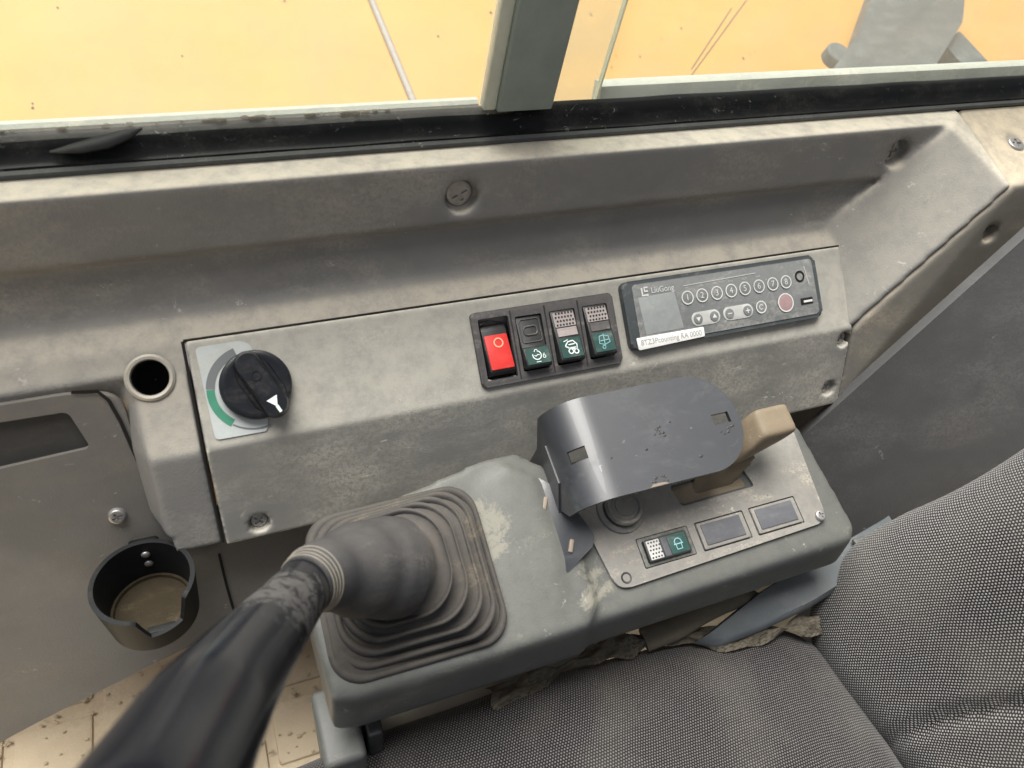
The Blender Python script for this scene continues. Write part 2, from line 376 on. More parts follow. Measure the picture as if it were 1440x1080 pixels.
def fabric_mat(name, ua, va, pu, pv, dark, light):
    """woven dot fabric; ua/va index the object axes of the weave"""
    m = bpy.data.materials.new(name); m.use_nodes = True; n = m.node_tree.nodes; L = m.node_tree.links; b = n['Principled BSDF']
    tc = n.new('ShaderNodeTexCoord')
    nz = n.new('ShaderNodeTexNoise'); nz.inputs['Scale'].default_value = 25; nz.inputs['Detail'].default_value = 3; L.new(tc.outputs['Object'], nz.inputs['Vector'])
    va_ = n.new('ShaderNodeVectorMath'); va_.operation = 'SCALE'; va_.inputs['Scale'].default_value = .0035; L.new(nz.outputs['Color'], va_.inputs[0])
    vb = n.new('ShaderNodeVectorMath'); vb.operation = 'ADD'; L.new(tc.outputs['Object'], vb.inputs[0]); L.new(va_.outputs[0], vb.inputs[1])
    s = n.new('ShaderNodeSeparateXYZ'); L.new(vb.outputs[0], s.inputs[0])
    def mt(op, x, y=0):
        t = n.new('ShaderNodeMath'); t.operation = op
        for i, q in enumerate((x, y)):
            if isinstance(q, (int, float)): t.inputs[i].default_value = q
            else: L.new(q, t.inputs[i])
        return t.outputs[0]
    U = mt('DIVIDE', s.outputs[ua], pu); V = mt('DIVIDE', s.outputs[va], pv)
    row = mt('FLOOR', V); off = mt('MULTIPLY', mt('FLOORED_MODULO', row, 2), .5)
    fu = mt('SUBTRACT', mt('FRACT', mt('ADD', U, off)), .5); fv = mt('SUBTRACT', mt('FRACT', V), .5)
    d = mt('SQRT', mt('ADD', mt('POWER', mt('ABSOLUTE', fu), 2), mt('POWER', mt('ABSOLUTE', mt('MULTIPLY', fv, .85)), 2)))
    mr = n.new('ShaderNodeMapRange'); mr.interpolation_type = 'SMOOTHSTEP'; mr.inputs['From Min'].default_value = .38; mr.inputs['From Max'].default_value = .18
    L.new(d, mr.inputs['Value'])
    n2 = n.new('ShaderNodeTexNoise'); n2.inputs['Scale'].default_value = 500; n2.inputs['Detail'].default_value = 4; L.new(tc.outputs['Object'], n2.inputs['Vector'])
    n3 = n.new('ShaderNodeTexNoise'); n3.inputs['Scale'].default_value = 14; n3.inputs['Detail'].default_value = 8; L.new(tc.outputs['Object'], n3.inputs['Vector'])
    k = mt('MULTIPLY', mr.outputs[0], mt('ADD', mt('MULTIPLY', n2.outputs['Fac'], 1.2), .25))
    mx = n.new('ShaderNodeMix'); mx.data_type = 'RGBA'; L.new(k, mx.inputs['Factor']); mx.inputs[6].default_value = (*dark, 1); mx.inputs[7].default_value = (*light, 1)
    m3 = n.new('ShaderNodeMix'); m3.data_type = 'RGBA'; r3 = n.new('ShaderNodeMapRange'); r3.inputs['From Min'].default_value = .45; r3.inputs['From Max'].default_value = .75
    r3.inputs['To Max'].default_value = .12; L.new(n3.outputs['Fac'], r3.inputs['Value']); L.new(r3.outputs[0], m3.inputs['Factor'])
    L.new(mx.outputs[2], m3.inputs[6]); m3.inputs[7].default_value = (.30, .27, .22, 1)
    L.new(m3.outputs[2], b.inputs['Base Color']); b.inputs['Roughness'].default_value = .9; b.inputs['Specular IOR Level'].default_value = .15
    b.inputs['Sheen Weight'].default_value = .15
    bp = n.new('ShaderNodeBump'); bp.inputs['Strength'].default_value = .6; bp.inputs['Distance'].default_value = .0006; L.new(mr.outputs[0], bp.inputs['Height'])
    L.new(bp.outputs[0], b.inputs['Normal']); return m
M['fab_seat'] = fabric_mat('seat_fabric', 0, 1, .0020, .0018, (.008, .0076, .008), (.135, .126, .124))
M['fab_back'] = fabric_mat('backrest_fabric', 1, 2, .0022, .0019, (.0075, .0072, .0075), (.31, .30, .293))

# ------------------------------------------------------------------ the setting
bm = NB(); g = 40
t = NB(); bmesh.ops.create_grid(t, x_segments=60, y_segments=60, size=1.2)
for v in t.verts: v.co.z = .47
join(bm, t)
floor = obj('floor', bm, M['floor']); tag(floor, kind='structure')
for i in range(9):                                            # raised blocks of the mat
    for j in range(4):
        b = NB(); box(b, (-.52 + i * .075, .30 + j * .075 + (i % 2) * .03, .4685), (.066, .06, .010), .003, 2)
        b.verts.ensure_lookup_table(); obj('mat_block', b, M['floor'], floor)
bm = NB(); rn = random.Random(4)
for k in range(380):
    t = NB(); bmesh.ops.create_icosphere(t, subdivisions=1, radius=rn.uniform(.0007, .0020) * (1.6 if k % 9 == 0 else 1)); p = Vector((rn.uniform(-.36, .06), rn.uniform(.30, .50), .4745))
    for v in t.verts: v.co = Vector((v.co.x * 1.4, v.co.y, v.co.z * .6)) * rn.uniform(.7, 1.2) + p
    join(bm, t)
o = obj('loose_grit', bm, M['grit'], smooth=0); tag(o, 'tan grit scattered on the cab floor', 'grit', kind='stuff')
bm = NB(); box(bm, (.45, .50, .48), (1.1, .03, 1.0))
tag(obj('wall', bm, M['wall']), kind='structure')

# ---- outside: yellow bodywork
YEL = slope((0, .80, .85), 24)
yb = thing('machine_body', 'pale yellow painted bodywork filling the view outside the window', 'bodywork', frame=YEL)
bm = NB(); box(bm, (.75, .25, -.02), (3.6, 1.3, .04), .006, 2); obj('body_plate', bm, M['yellow'], yb, YEL)
p0 = YEL.at(519, -6); p1 = YEL.at(574, 128)
bm = NB(); d = (Vector(p1) - Vector(p0)); q0 = Vector(p0) - d * .4; q1 = Vector(p1) + d * .3
tube(bm, [Vector((*(q0.lerp(q1, k / 8)), .002)) for k in range(9)], .0042, 10); obj('weld_strip', bm, M['hose'], yb, YEL)
for (a, c) in (((1050, 0), (968, 112)), ((1020, 25), (972, 98))):
    p0 = Vector(YEL.at(*a)); p1 = Vector(YEL.at(*c)); bm = NB()
    stroke(bm, [p0 + (p0 - p1) * .2, p0.lerp(p1, .5), p1], .0014, .0004); obj('paint_scratch', bm, M['wall'], yb, YEL)
bm = NB(); rn = random.Random(2)
for (u, v) in [(400, 2), (46, 146), (46, 152), (256, 79), (690, 18), (900, 80), (1045, 82), (1055, 76), (1062, 72), (930, 55), (860, 95)] + [(rn.uniform(0, 1430), rn.uniform(0, 130)) for _ in range(7)]:
    c = YEL.at(u, v); k = rn.uniform(.0008, .0020); flat(bm, [(c[0] + k * rn.uniform(.6, 1.3) * cos(a), c[1] + k * 1.3 * rn.uniform(.6, 1.3) * sin(a)) for a in [q * pi / 4 for q in range(8)]], .0006)
o = obj('dirt_specks', bm, M['wall'], yb, YEL); tag(o, kind='stuff')
AR = YEL.moved(0, 0, .05)
lk = thing('steel_link', 'rough grey steel link arm with rounded end outside the right of the window', 'link arm', frame=AR)
def apx(l): return [AR.at(*p) for p in l]
bm = NB(); prism(bm, rpoly(apx([(1230, -30), (1198, 62), (1180, 84), (1166, 104), (1166, 125), (1292, 125), (1345, 40), (1352, -30)]), .008), -.012, .012, .003)
obj('arm', bm, M['arm'], lk, AR)
c = AR.at(1176, 79); bm = NB(); cyl(bm, c, .018, -.008, .008, 32, bev=.003); obj('rounded_boss', bm, M['arm'], lk, AR)
bm = NB(); prism(bm, rpoly(apx([(1330, 58), (1352, 40), (1408, 100), (1390, 125)]), .004), -.03, -.004, .002); obj('brace', bm, M['arm'], lk, AR)

# ---- window
LEAN = .2
WY, WZ = .447, 1.036
WIN = Frame((0, WY, WZ), (1, 0, 0), (0, -sin(LEAN), cos(LEAN)))
wn = thing('side_window', 'dusty sliding side window with grey centre post and black rubber seal', 'window', frame=WIN)
bm = NB()
prof = [(.428, 1.014), (.431, 1.0265), (.4345, 1.0275), (.4375, 1.033), (.4415, 1.0385), (.4455, 1.0395), (.452, 1.037), (.456, 1.02), (.456, 1.008), (.432, 1.008)]
xs = [-.45 + i * .012 for i in range(115)]
rings = []
for x in xs:
    rings.append([bm.verts.new((x, y + .0002 * sin(x * 90 + z * 40), z + .0002 * sin(x * 61))) for i_, (y, z) in enumerate(prof)])
for a, b in zip(rings, rings[1:]):
    for i in range(len(prof)): bm.faces.new((a[i], a[(i + 1) % len(prof)], b[(i + 1) % len(prof)], b[i]))
seal = obj('rubber_seal', bm, M['seal'], wn, smooth=60)
bm = NB(); xprism(bm, [(.4285, 1.0215), (.4285, 1.0240), (.4305, 1.0255), (.4315, 1.0215)], -.45, .92); obj('seal_lip', bm, M['post'], wn)
# torn flap of seal on the left
bm = NB(); pts = [on_plane(u, v, (0, 1, -.5), (0, .436, 1.035)) for u, v in ((70, 214), (110, 208), (150, 199), (180, 188), (200, 180))]
tube(bm, pts, [.001, .004, .005, .004, .0008], 10, squash=.35, up=(0, -.4, 1)); obj('seal_flap', bm, M['seal'], wn)
bm = NB(); box(bm, (.0, .085, .004), (.9, .19, .005)); 
for v in bm.verts: v.co.x = -.45 if v.co.x < 0 else .196
g1 = obj('glass_pane', bm, M['glass'], wn, WIN)
bm = NB(); box(bm, (0, .085, -.008), (1, .19, .005))
for v in bm.verts: v.co.x = .178 if v.co.x < 0 else .95
g2 = obj('glass_pane', bm, M['glass'], wn, WIN)
bm = NB(); box(bm, (.2345, .086, -.0155), (.069, .19, .004)); obj('overlap_pane', bm, M['glass2'], wn, WIN)
bm = NB(); box(bm, (.2692, .086, -.0155), (.0012, .19, .0044)); obj('pane_edge', bm, M['strip'], wn, WIN)
bm = NB(); box(bm, (.2015, .085, .0), (.0385, .19, .014), .002); box(bm, (.2005, .085, .0055), (.008, .19, .006))
cut = NB(); box(cut, (.2005, .085, .008), (.0085, .3, .008))
bm = NB(); box(bm, (.2015, .0945, .004), (.0385, .175, .018), .0015)
b2 = NB(); box(b2, (.2005, .0945, .0062), (.0084, .175, .001)); obj('groove_strip', b2, M['rear'], wn, WIN)
mu = obj('centre_post', carve(bm, cut), M['mullion'], wn, WIN)
bm = NB(); box(bm, (.178, .0945, .006), (.0085, .175, .008), .001); obj('edge_strip', bm, M['strip'], wn, WIN)
bm = NB(); xprism(bm, [(.4555, 1.010), (.4555, 1.0365), (.4575, 1.0385), (.461, 1.0388), (.464, 1.036), (.466, 1.010)], -.45, .178); obj('sill_channel', bm, M['channel'], wn)
bm = NB(); xprism(bm, [(.463, 1.010), (.463, 1.0405), (.467, 1.0425), (.474, 1.041), (.474, 1.010)], .272, .95); obj('sill_channel', bm, M['channel'], wn)
bm = NB()
for k in range(46):
    u = 300 + random.random() * 240 if k % 2 else random.random() * 560
    p = on_plane(u, 186 - u * .054 + random.uniform(-3, 1), (0, 0, 1), (0, 0, 1.0405))
    t = NB(); bmesh.ops.create_icosphere(t, subdivisions=1, radius=random.uniform(.0006, .0022))
    for v in t.verts: v.co = Vector((v.co.x * random.uniform(1, 2.2), v.co.y, v.co.z * .5)) + p
    join(bm, t)
o = obj('dirt_crumbs', bm, M['dirt'], wn); tag(o, kind='stuff')

# ------------------------------------------------------------------ side console
sc = thing('side_console', 'worn grey plastic side console with sloping switch panel under the window', 'console', (0, .35, .82))
K = (.589, .351, .9946); T = (.575, .412, 1.0215); CV = (.471, .402, .942); BT = (.471, .337, .8823); AI = (.562, .4035, 1.0206); TS = (.592, .428, 1.0215); LW = (.470, .3137, .818)
bm = NB()
xprism(bm, [(.470, 1.0215), (.408, 1.0208), (.4045, .9805), (.4105, .975), (.4035, .946), (.3985, .9385), (.385, .9304), (.374, .9195), (.376, .90), (.470, .90)], -.27, .575)
xprism(bm, [(.41, .935), (.385, .9304), (.337, .8823), (.3137, .818), (.35, .818), (.43, .90)], -.0565, -.0283)
hull(bm, [(x, y, z) for (y, z) in ((.385, .9304), (.337, .8823), (.318, .830)) for x in (-.058,)] + [(-.068, y + .012, z - .004) for (y, z) in ((.385, .9304), (.345, .8823), (.33, .835))] +
     [(-.04, .40, .92), (-.04, .35, .83)])
off = .0035
hull(bm, [K, AI, TS, CV, BT, (K[0] + off, K[1], K[2]), (BT[0] + off + .002, BT[1], BT[2]), (TS[0] + .002, .46, 1.0206), (.592, .46, .93), (.53, .46, .90), (.47, .42, .90)])
cut = NB()
c1 = F1.at(650, 278); c2 = F1.at(1262, 216)
for c in (c1, c2):
    t = NB(); cyl(t, c, .0112, -.009, .02, 28)
    for v in t.verts: v.co = F1.w(*v.co)
    join(cut, t)
hk = PAN.at(211, 531)
t = NB(); cyl(t, hk, .0115, -.05, .02, 28)
for v in t.verts: v.co = PAN.w(*v.co)
join(cut, t)
upper = obj('upper_trim', molded(bm, .0019, 10, cut), M['console'], sc, smooth=0)
upper.data.polygons.foreach_set('use_smooth', [True] * len(upper.data.polygons))

def screw(fr, c, parent, r=.0075, depth=-.0085, name='screw', cross=True):
    s = fr.moved(c[0], c[1], depth)
    b = NB(); cyl(b, (0, 0), r, -.002, .002, 24, r2=r * .92, bev=.001)
    if cross:
        cu = NB(); a = random.uniform(0, 1.5)
        for q in (0, pi / 2): box(cu, (0, 0, .002), (r * 1.15, r * .26, .0024), rot=Matrix.Rotation(a + q, 3, 'Z'))
        me = carve(b, cu)
    else: me = b
    return obj(name, me, M['steel'], parent, s)
screw(F1, c1, upper, .0098); screw(F1, c2, upper, .0098)
bm = NB(); cr = PAN.moved(*hk, 0)
lathe(bm, (0, 0), [(.0106, -.03), (.0106, .0008), (.0110, .0018), (.0126, .0021), (.0140, .0012), (.0143, -.001)], 40)
obj('socket_ring', bm, M['chrome'], sc, cr)
bm = NB(); lathe(bm, (0, 0), [(.0105, -.002), (.0103, -.028), (.004, -.030), (.0005, -.030)], 32); obj('socket_well', bm, M['hole'], sc, cr)

# switch panel
bm = NB()
xprism(bm, [(.3838, .9318), (.3362, .8840), (.3130, .8175), (.332, .8175), (.372, .885), (.400, .918)], -.0262, .4775)
cut = NB()
bk0, bk1 = PAN.at(664, 444), PAN.at(868, 508)
BKC = ((PAN.at(660, 440)[0] + PAN.at(870, 512)[0]) / 2, (PAN.at(660, 440)[1] + PAN.at(870, 512)[1]) / 2)
t = NB(); box(t, (BKC[0], BKC[1], 0), (.098, .042, .04))
for v in t.verts: v.co = PAN.w(*v.co)
join(cut, t)
dents = [FRO.at(365, 736), FRO.at(1186, 477), FRO.at(1165, 546)]
for c in dents:
    t = NB(); cyl(t, c, .0068, -.006, .02, 24)
    for v in t.verts: v.co = FRO.w(*v.co)
    join(cut, t)
swp = obj('switch_panel', molded(bm, .0016, 5, cut), M['panel'], sc, smooth=0)
swp.data.polygons.foreach_set('use_smooth', [True] * len(swp.data.polygons))
bm = NB(); tube(bm, [PAN.w(-.0272 + (.5057) * k / 20, .0008, .0004) for k in range(21)], .0009, 8); obj('seam_shade', bm, M['hole'], sc)  # dark tube standing in for the shade in the panel's top seam
bm = NB(); tube(bm, [PAN.w(-.0277, .0005, .0004), PAN.w(-.0277, -.066, .0004), PAN.w(-.0277, -.0695, -.002), FRO.w(-.0277, -.066, .0003)], .0009, 8); obj('seam_shade', bm, M['hole'], sc)  # same painted seam shade down the panel's left edge
for c in dents: screw(FRO, c, swp, .0058, -.0058)

# end panel with pocket on the left, lower wall
bm = NB()
xr = -.0665
pl = [(-.27, .017), (-.088, .0175), (xr, .012), (xr + .003, -.080), (.10, -.083)] + [(.10, -.162)] + [(LEF.at(*q)) for q in ((430, 832), (300, 892), (0, 1042))] + [(-.27, -.262)]
prism(bm, rpoly(pl, [.001, .012, .012, .001, .001, .001, .01, .02, .05, .001]), -.004, .0, .0012)
cut = NB(); pk = [LEF.at(*q) for q in ((-150, 618), (95, 579), (128, 630), (-150, 694))]
prism(cut, rpoly(pk, .004), -.0035, .02)
lp = obj('end_panel', carve(bm, cut), M['left'], sc, LEF)
bm = NB(); prism(bm, rpoly(pk, .004), -.0039, -.0030); obj('pocket_pad', bm, M['pocket'], lp, LEF)
c = LEF.at(165, 724); b = NB(); screw(LEF, c, lp, .0055, .0012)
bm = NB(); stroke(bm, [LEF.at(100, 551), LEF.at(138, 550), LEF.at(153, 562), LEF.at(170, 592), LEF.at(196, 652), LEF.at(224, 714)], .0022, .0009); obj('panel_gap_shade', bm, M['hole'], lp, LEF)  # dark ribbon laid on as the shade of the gap beside the rib
bm = NB(); stroke(bm, [LEF.at(308, 778), LEF.at(318, 820), LEF.at(331, 866)], .0018, .0006); obj('panel_gap_shade', bm, M['hole'], lp, LEF)

# ---- pillar trim at the right end and the dark rear panel
pt = thing('pillar_trim', 'dusty tan grey corner trim at the right end of the console', 'trim', (.6, .36, .82))
bm = NB()
hull(bm, [(K[0] + .0056, K[1] - .0005, K[2]), (TS[0] + .0045, TS[1], 1.0205), (.598, .47, 1.0205), (.95, .47, 1.0205), (.95, .428, 1.0205), (.95, .351, .9946),
          (BT[0] + .0078, BT[1] - .002, BT[2]), (.4765, .3145, .818), (.95, .31, .818), (.95, .47, .818), (.49, .46, .818)])
cut = NB(); _n = Vector((BT[0] - K[0], BT[1] - K[1], BT[2] - K[2])); PF = Frame((K[0], K[1], K[2]), (1, -.03, 0), _n - Vector((1, -.03, 0)) * _n.x); PF = Frame(PF.o, PF.ex, -PF.ey)
c3 = PF.at(1390, 327)
t = NB(); cyl(t, c3, .0075, -.006, .02, 24)
for v in t.verts: v.co = PF.w(*v.co)
join(cut, t)
TP = Frame((K[0], K[1], K[2]), (1, 0, 0), (0, TS[1] - K[1], 1.0205 - K[2])); c4 = TP.at(1430, 201)
t = NB(); cyl(t, c4, .0095, -.0025, .02, 24)
for v in t.verts: v.co = TP.w(*v.co)
join(cut, t)
trim = obj('trim_shell', molded(bm, .0022, 6, cut), M['pillar'], pt, smooth=0)
trim.data.polygons.foreach_set('use_smooth', [True] * len(trim.data.polygons))
screw(PF, c3, pt, .006, -.0055); screw(TP, c4, pt, .0078, -.0018)

RN = Vector((-.42, -.86, .28)).normalized(); RP = (.528, .304, .895)
RE = Frame(RP, RN.cross(Vector((0, 0, 1))).normalized() * -1, (0, 0, 1))
ex = Vector((0, 0, 1)).cross(RN).normalized(); RE = Frame(RP, ex, RN.cross(ex))
rp = thing('rear_panel', 'plain dark grey panel between the console end and the seat back', 'panel', frame=RE)
pl = [RE.at(*q) for q in ((1500, 282), (1125, 617), (1090, 700), (1150, 1000), (1600, 1000), (1700, 300))]
bm = NB(); prism(bm, rpoly(pl, [.001, .01, .02, .01, .01, .01]), -.012, 0, .0012, 2)
shell = obj('panel_shell', bm, M['rear'], rp, RE)
bm = NB(); pts = [Vector((*RE.at(*q), -.0005)) for q in ((1500, 330), (1330, 470), (1215, 590), (1180, 700))]
tube(bm, catmull(pts, 8), .0035, 10, squash=.14, up=(0, 0, 1)); obj('raised_rib', bm, M['rear'], rp, RE)

# ------------------------------------------------------------------ rotary dial
dc = PAN.at(360, 541, .006)
DI = PAN.moved(dc[0], dc[1], .0021)
dial = thing('rotary_dial', 'round black rotary dial with raised bar on pale sticker', 'dial', frame=DI)
def dl(u, v, h=0):
    return DI.at(u, v, h)
stk = [dl(*q) for q in ((274, 489), (338, 479), (352, 484), (378, 566), (376, 606), (303, 619))]
bm = NB(); prism(bm, rpoly(stk, [.003, .004, .004, .001, .002, .003]), .0000, .0005); obj('sticker', bm, M['plate'], dial, DI)
R0 = .0214
bm = NB(); stroke(bm, circ(-.0022, -.0015, .0243, 24, radians(105), radians(172)), .0052, .0007); obj('grey_arc', bm, M['dialgrey'], dial, DI)
bm = NB(); stroke(bm, circ(-.0022, -.0015, .0243, 24, radians(173), radians(232)), .0048, .0007); obj('green_arc', bm, M['dialgreen'], dial, DI)
bm = NB(); stroke(bm, circ(-.0022, -.0015, .0252, 24, radians(233), radians(285)), .0010, .0007); obj('thin_arc', bm, M['dialgrey'], dial, DI)
bm = NB(); lathe(bm, (0, 0), [(R0, .0005), (R0, .005), (R0 - .0006, .0066), (R0 - .0022, .0074), (R0 - .004, .0072), (.001, .0072)], 56); kb = obj('knob_disc', bm, M['knob'], dial, DI)
a0 = Vector(dl(345, 507, .014)); a1 = Vector(dl(391, 573, .014)); ax = (a1 - a0).normalized(); pp = Vector((-ax.y, ax.x))
mid = (a0 + a1) / 2; hl = (a1 - a0).length / 2 + .006
def bar(l, w0, w1, z0, z1, r):
    o = NB(); n = 10; lo = []; hi = []
    for k in range(4 * n):
        a = 2 * pi * k / (4 * n); sgn = 1 if cos(a) >= 0 else -1
        lo.append((sgn * (l - w0) + w0 * cos(a), w0 * sin(a))); hi.append((sgn * (l - w0 - .0008) + w1 * cos(a), w1 * sin(a)))
    vl = [o.verts.new((*(mid + ax * p[0] + pp * p[1]), z0)) for p in lo]; vh = [o.verts.new((*(mid + ax * p[0] + pp * p[1]), z1)) for p in hi]
    N = len(vl); o.faces.new(vl[::-1]); tp = o.faces.new(vh)
    for k in range(N): o.faces.new((vl[k], vl[(k + 1) % N], vh[(k + 1) % N], vh[k]))
    bevel(o, list(tp.edges), r, 3); return o
b = bar(hl, .0086, .0070, .0065, .0185, .0015); kbar = obj('grip_bar', b, M['knob'], dial, DI)
b = bar(hl - .004, .0112, .0105, .0065, .0085, .0008); obj('bar_skirt', b, M['knob'], kb, DI)
bm = NB(); q = mid - ax * .006; lathe(bm, q, [(.0030, .0183), (.0030, .0190), (.0024, .0190), (.0022, .0182), (.0002, .0180)], 24); obj('cap_ring', bm, M['knob'], kbar, DI)
bm = NB(); e = mid + ax * (hl - .0075)
flat(bm, [tuple(e - ax * .0055 + pp * .0035), tuple(e - ax * .0055 - pp * .0035), tuple(e + ax * .0008)], .0189)
stroke(bm, [tuple(e), tuple(e + ax * .0045)], .0018, .0189); obj('pointer_mark', bm, M['icon'], kbar, DI)

# ------------------------------------------------------------------ rocker switch bank
BK = PAN.moved(BKC[0], BKC[1], .0018)
bank = thing('switch_bank', 'black bank of four rocker switches, red one at its left end', 'switch bank', frame=BK)
BW, BH, PITCH = .1085, .0515, .0258
bm = NB(); prism(bm, rrect(0, 0, BW, BH, .003), 0, .0035, .0014, 3)
cut = NB(); cells = [(-1.5 + i) * PITCH for i in range(4)]
for i, x in enumerate(cells): prism(cut, rrect(x, -.0005, .0222 if i == 0 else .0200, .0425 if i == 0 else .0385, .0012, 2), -.01, .02)
fr = obj('bank_frame', carve(bm, cut), M['bank'], bank, BK)
for x in (cells[0] + PITCH / 2, cells[1] + PITCH / 2, cells[2] + PITCH / 2):
    bm = NB(); box(bm, (x, 0, .0032), (.0009, BH - .004, .0012)); obj('divider_line', bm, M['black'], bank, BK)
bm = NB(); box(bm, (0, 0, -.016), (BW - .012, BH - .012, .002)); obj('bank_back', bm, M['hole'], bank, BK)
def rocker(x, wd, prof, matl, name='rocker_switch'):
    b = NB(); prism(b, prof, -wd / 2, wd / 2, f=lambda p, q, r: (x + r, p, q)); bevel(b, b.edges[:], .0009, 2)
    return obj(name, b, matl, bank, BK)
def face_frame(x, b0, c0, b1, c1):
    """frame lying on a rocker face from (b0,c0) low end to (b1,c1)"""
    o = BK.w(x, b0, c0); e = BK.w(x, b1, c1); return Frame(o, BK.ex, e - o), (e - o).length
# red switch: deeper in its well
x = cells[0]
r0 = rocker(x + .0005, .0185, [(-.0190, -.010), (-.0190, .0035), (-.016, .0055), (.0125, -.0010), (.0165, -.003), (.0165, -.010)], M['black'])
ff, Ln = face_frame(x + .0005, -.0155, .0054, .0125, -.0010)
bm = NB(); prism(bm, rrect(0, Ln * .44, .0168, Ln * .86, .001, 2), .0, .0012, .0005); rc = obj('red_cap', bm, M['red'], bank, ff)
bm = NB(); stroke(bm, circ(.0008, Ln * .66, .0031, 24), .0010, .0015, True); obj('icon_ring', bm, M['iconred'], rc, ff)
bm = NB(); pts = [Vector((x - .009 + k * .018 / 8, .0175 + .0016 * sin(k / 8 * pi), -.001 - .0005 * k)) for k in range(9)]
tube(bm, pts, .0011, 8); obj('clip_wire', bm, M['bank'], bank, BK)
# other three rockers
for i in (1, 2, 3):
    x = cells[i]
    if i == 1: pf = [(-.0185, -.008), (-.0185, .0095), (-.0165, .0108), (-.004, .0075), (-.0035, .0045), (.0185, .0020), (.0185, -.008)]
    else: pf = [(-.0185, -.008), (-.0185, .0090), (-.0165, .0105), (.0185, .0035), (.0185, -.008)]
    rk = rocker(x, .0186, pf, M['black'])
    if i == 1:
        ff, Ln = face_frame(x, -.0160, .0109, -.0045, .0079)
        bm = NB(); prism(bm, rrect(0, Ln / 2, .0170, Ln * .96, .0006, 2), 0, .0004); gp = obj('green_lens', bm, M['green'], rk, ff)
        bm = NB(); cx, cy = -.001, Ln * .52
        stroke(bm, circ(cx, cy, .0031, 20, radians(-200), radians(80)), .0007, .0007); stroke(bm, [(cx - .002, cy), (cx - .0007, cy - .0006), (cx + .0007, cy + .0004), (cx + .002, cy)], .0006, .0007)
        stroke(bm, [(cx - .0015, cy + .0026), (cx - .0005, cy + .0042), (cx + .0012, cy + .0040)], .0006, .0007)
        stroke(bm, circ(cx + .0052, cy - .0016, .0010, 12), .0005, .0007, True); stroke(bm, [(cx + .0044, cy - .001), (cx + .0056, cy + .0008)], .0005, .0007)
        stroke(bm, [(cx - .0015, cy - .0048), (cx + .002, cy - .0048)], .0005, .0007); obj('gauge_icon', bm, M['icon'], rk, ff)
        f2, L2 = face_frame(x, -.003, .0046, .0180, .0022)
        for (sx, sy, w_) in ((.0150, .0165, .0008), (.0098, .0062, .0012)):
            bm = NB(); pl = rrect(0, L2 * .52, sx, sy, .0024); n0 = len(pl)
            tube(bm, [Vector((p[0], p[1], .0002)) for p in pl + [pl[0]]], w_ * .5, 6, caps=False); obj('raised_outline', bm, M['bank'], rk, f2)
    else:
        ff, Ln = face_frame(x, -.0160, .0106, .0183, .0037)
        bm = NB(); prism(bm, rrect(0, Ln * .215, .0160, Ln * .40, .0006, 2), 0, .0004); obj('green_lens', bm, M['green'], rk, ff)
        bm = NB(); prism(bm, rrect(0, Ln * .81, .0160, Ln * .30, .0004, 2), 0, .0004); dt = obj('dotted_pad', bm, M['texture'], rk, ff)
        bm = NB()
        for r_ in range(4):
            for c_ in range(6):
                cyl(bm, (-.0062 + c_ * .0024 + (r_ % 2) * .0008, Ln * .70 + r_ * .0028), .00075, .0003, .0008, 8)
        obj('pad_dots', bm, M['black'], rk, ff)
        bm = NB(); box(bm, (0, Ln * .615, .0003), (.0150, .0012, .0006)); box(bm, (0, Ln * .535, .0002), (.0150, .0052, .0006)); obj('pad_bar', bm, M['texture'] if i == 2 else M['bank'], rk, ff)
        bm = NB(); cy = Ln * .22
        if i == 2:
            stroke(bm, [(-.0045, cy + .001), (-.002, cy + .004), (.002, cy + .0045), (.0045, cy + .0015), (.004, cy - .002), (-.001, cy - .001), (-.0045, cy + .001)], .0009, .0007)
            stroke(bm, circ(-.0010, cy - .003, .0017, 14), .0008, .0007, True); stroke(bm, circ(.003, cy - .0035, .0016, 14), .0008, .0007, True)
            stroke(bm, [(-.002, cy + .0018), (.003, cy + .002)], .0008, .0007); stroke(bm, [(-.005, cy + .0045), (-.0015, cy + .0055)], .0006, .0007); stroke(bm, [(-.003, cy - .0005), (.0035, cy - .0006)], .0008, .0007)
        else:
            stroke(bm, [(-.003, cy + .004), (-.004, cy - .001), (0, cy - .0025), (.0045, cy - .001), (.004, cy + .0035), (0, cy + .0045), (-.003, cy + .004)], .0006, .0007)
            stroke(bm, [(0, cy - .005), (.0005, cy + .0055)], .0006, .0007); stroke(bm, [(-.003, cy + .0005), (.004, cy + .001)], .0006, .0007); stroke(bm, circ(-.001, cy - .0042, .0012, 10), .0005, .0007, True)
        obj('lamp_icon' if i == 2 else 'wiper_icon', bm, M['icon'] if i == 2 else M['iconteal'], rk, ff)

# ------------------------------------------------------------------ radio
RH = .0075
q = [PAN.at(*p, RH) for p in ((871, 405), (1144, 351), (1157, 441), (893, 497))]
RW = ((q[1][0] - q[0][0]) + (q[2][0] - q[3][0])) / 2; RHh = ((q[0][1] - q[3][1]) + (q[1][1] - q[2][1])) / 2
RCx = sum(p[0] for p in q) / 4; RCy = sum(p[1] for p in q) / 4
RA = PAN.moved(RCx, RCy, RH)
radio = thing('radio', 'flat dusty radio unit with small display, numbered round keys and white sticker', 'radio', frame=RA)
bm = NB(); prism(bm, rrect(0, 0, RW, RHh, .005), -.012, 0, .0022, 3); obj('radio_body', bm, M['radio'], radio, RA)
bm = NB(); prism(bm, rrect(.002, .0, RW - .012, RHh - .006, .003), -.001, .0006, .0004, 2); face = obj('faceplate', bm, M['radioface'], radio, RA)
def rr(u, v): return RA.at(u, v, .0008)
bm = NB(); dq = [rr(*p) for p in ((897, 419), (948, 410), (962, 461), (909, 471))]; prism(bm, rpoly(dq, .0006, 2), .0, .0009, .0002); obj('display', bm, M['display'], radio, RA)
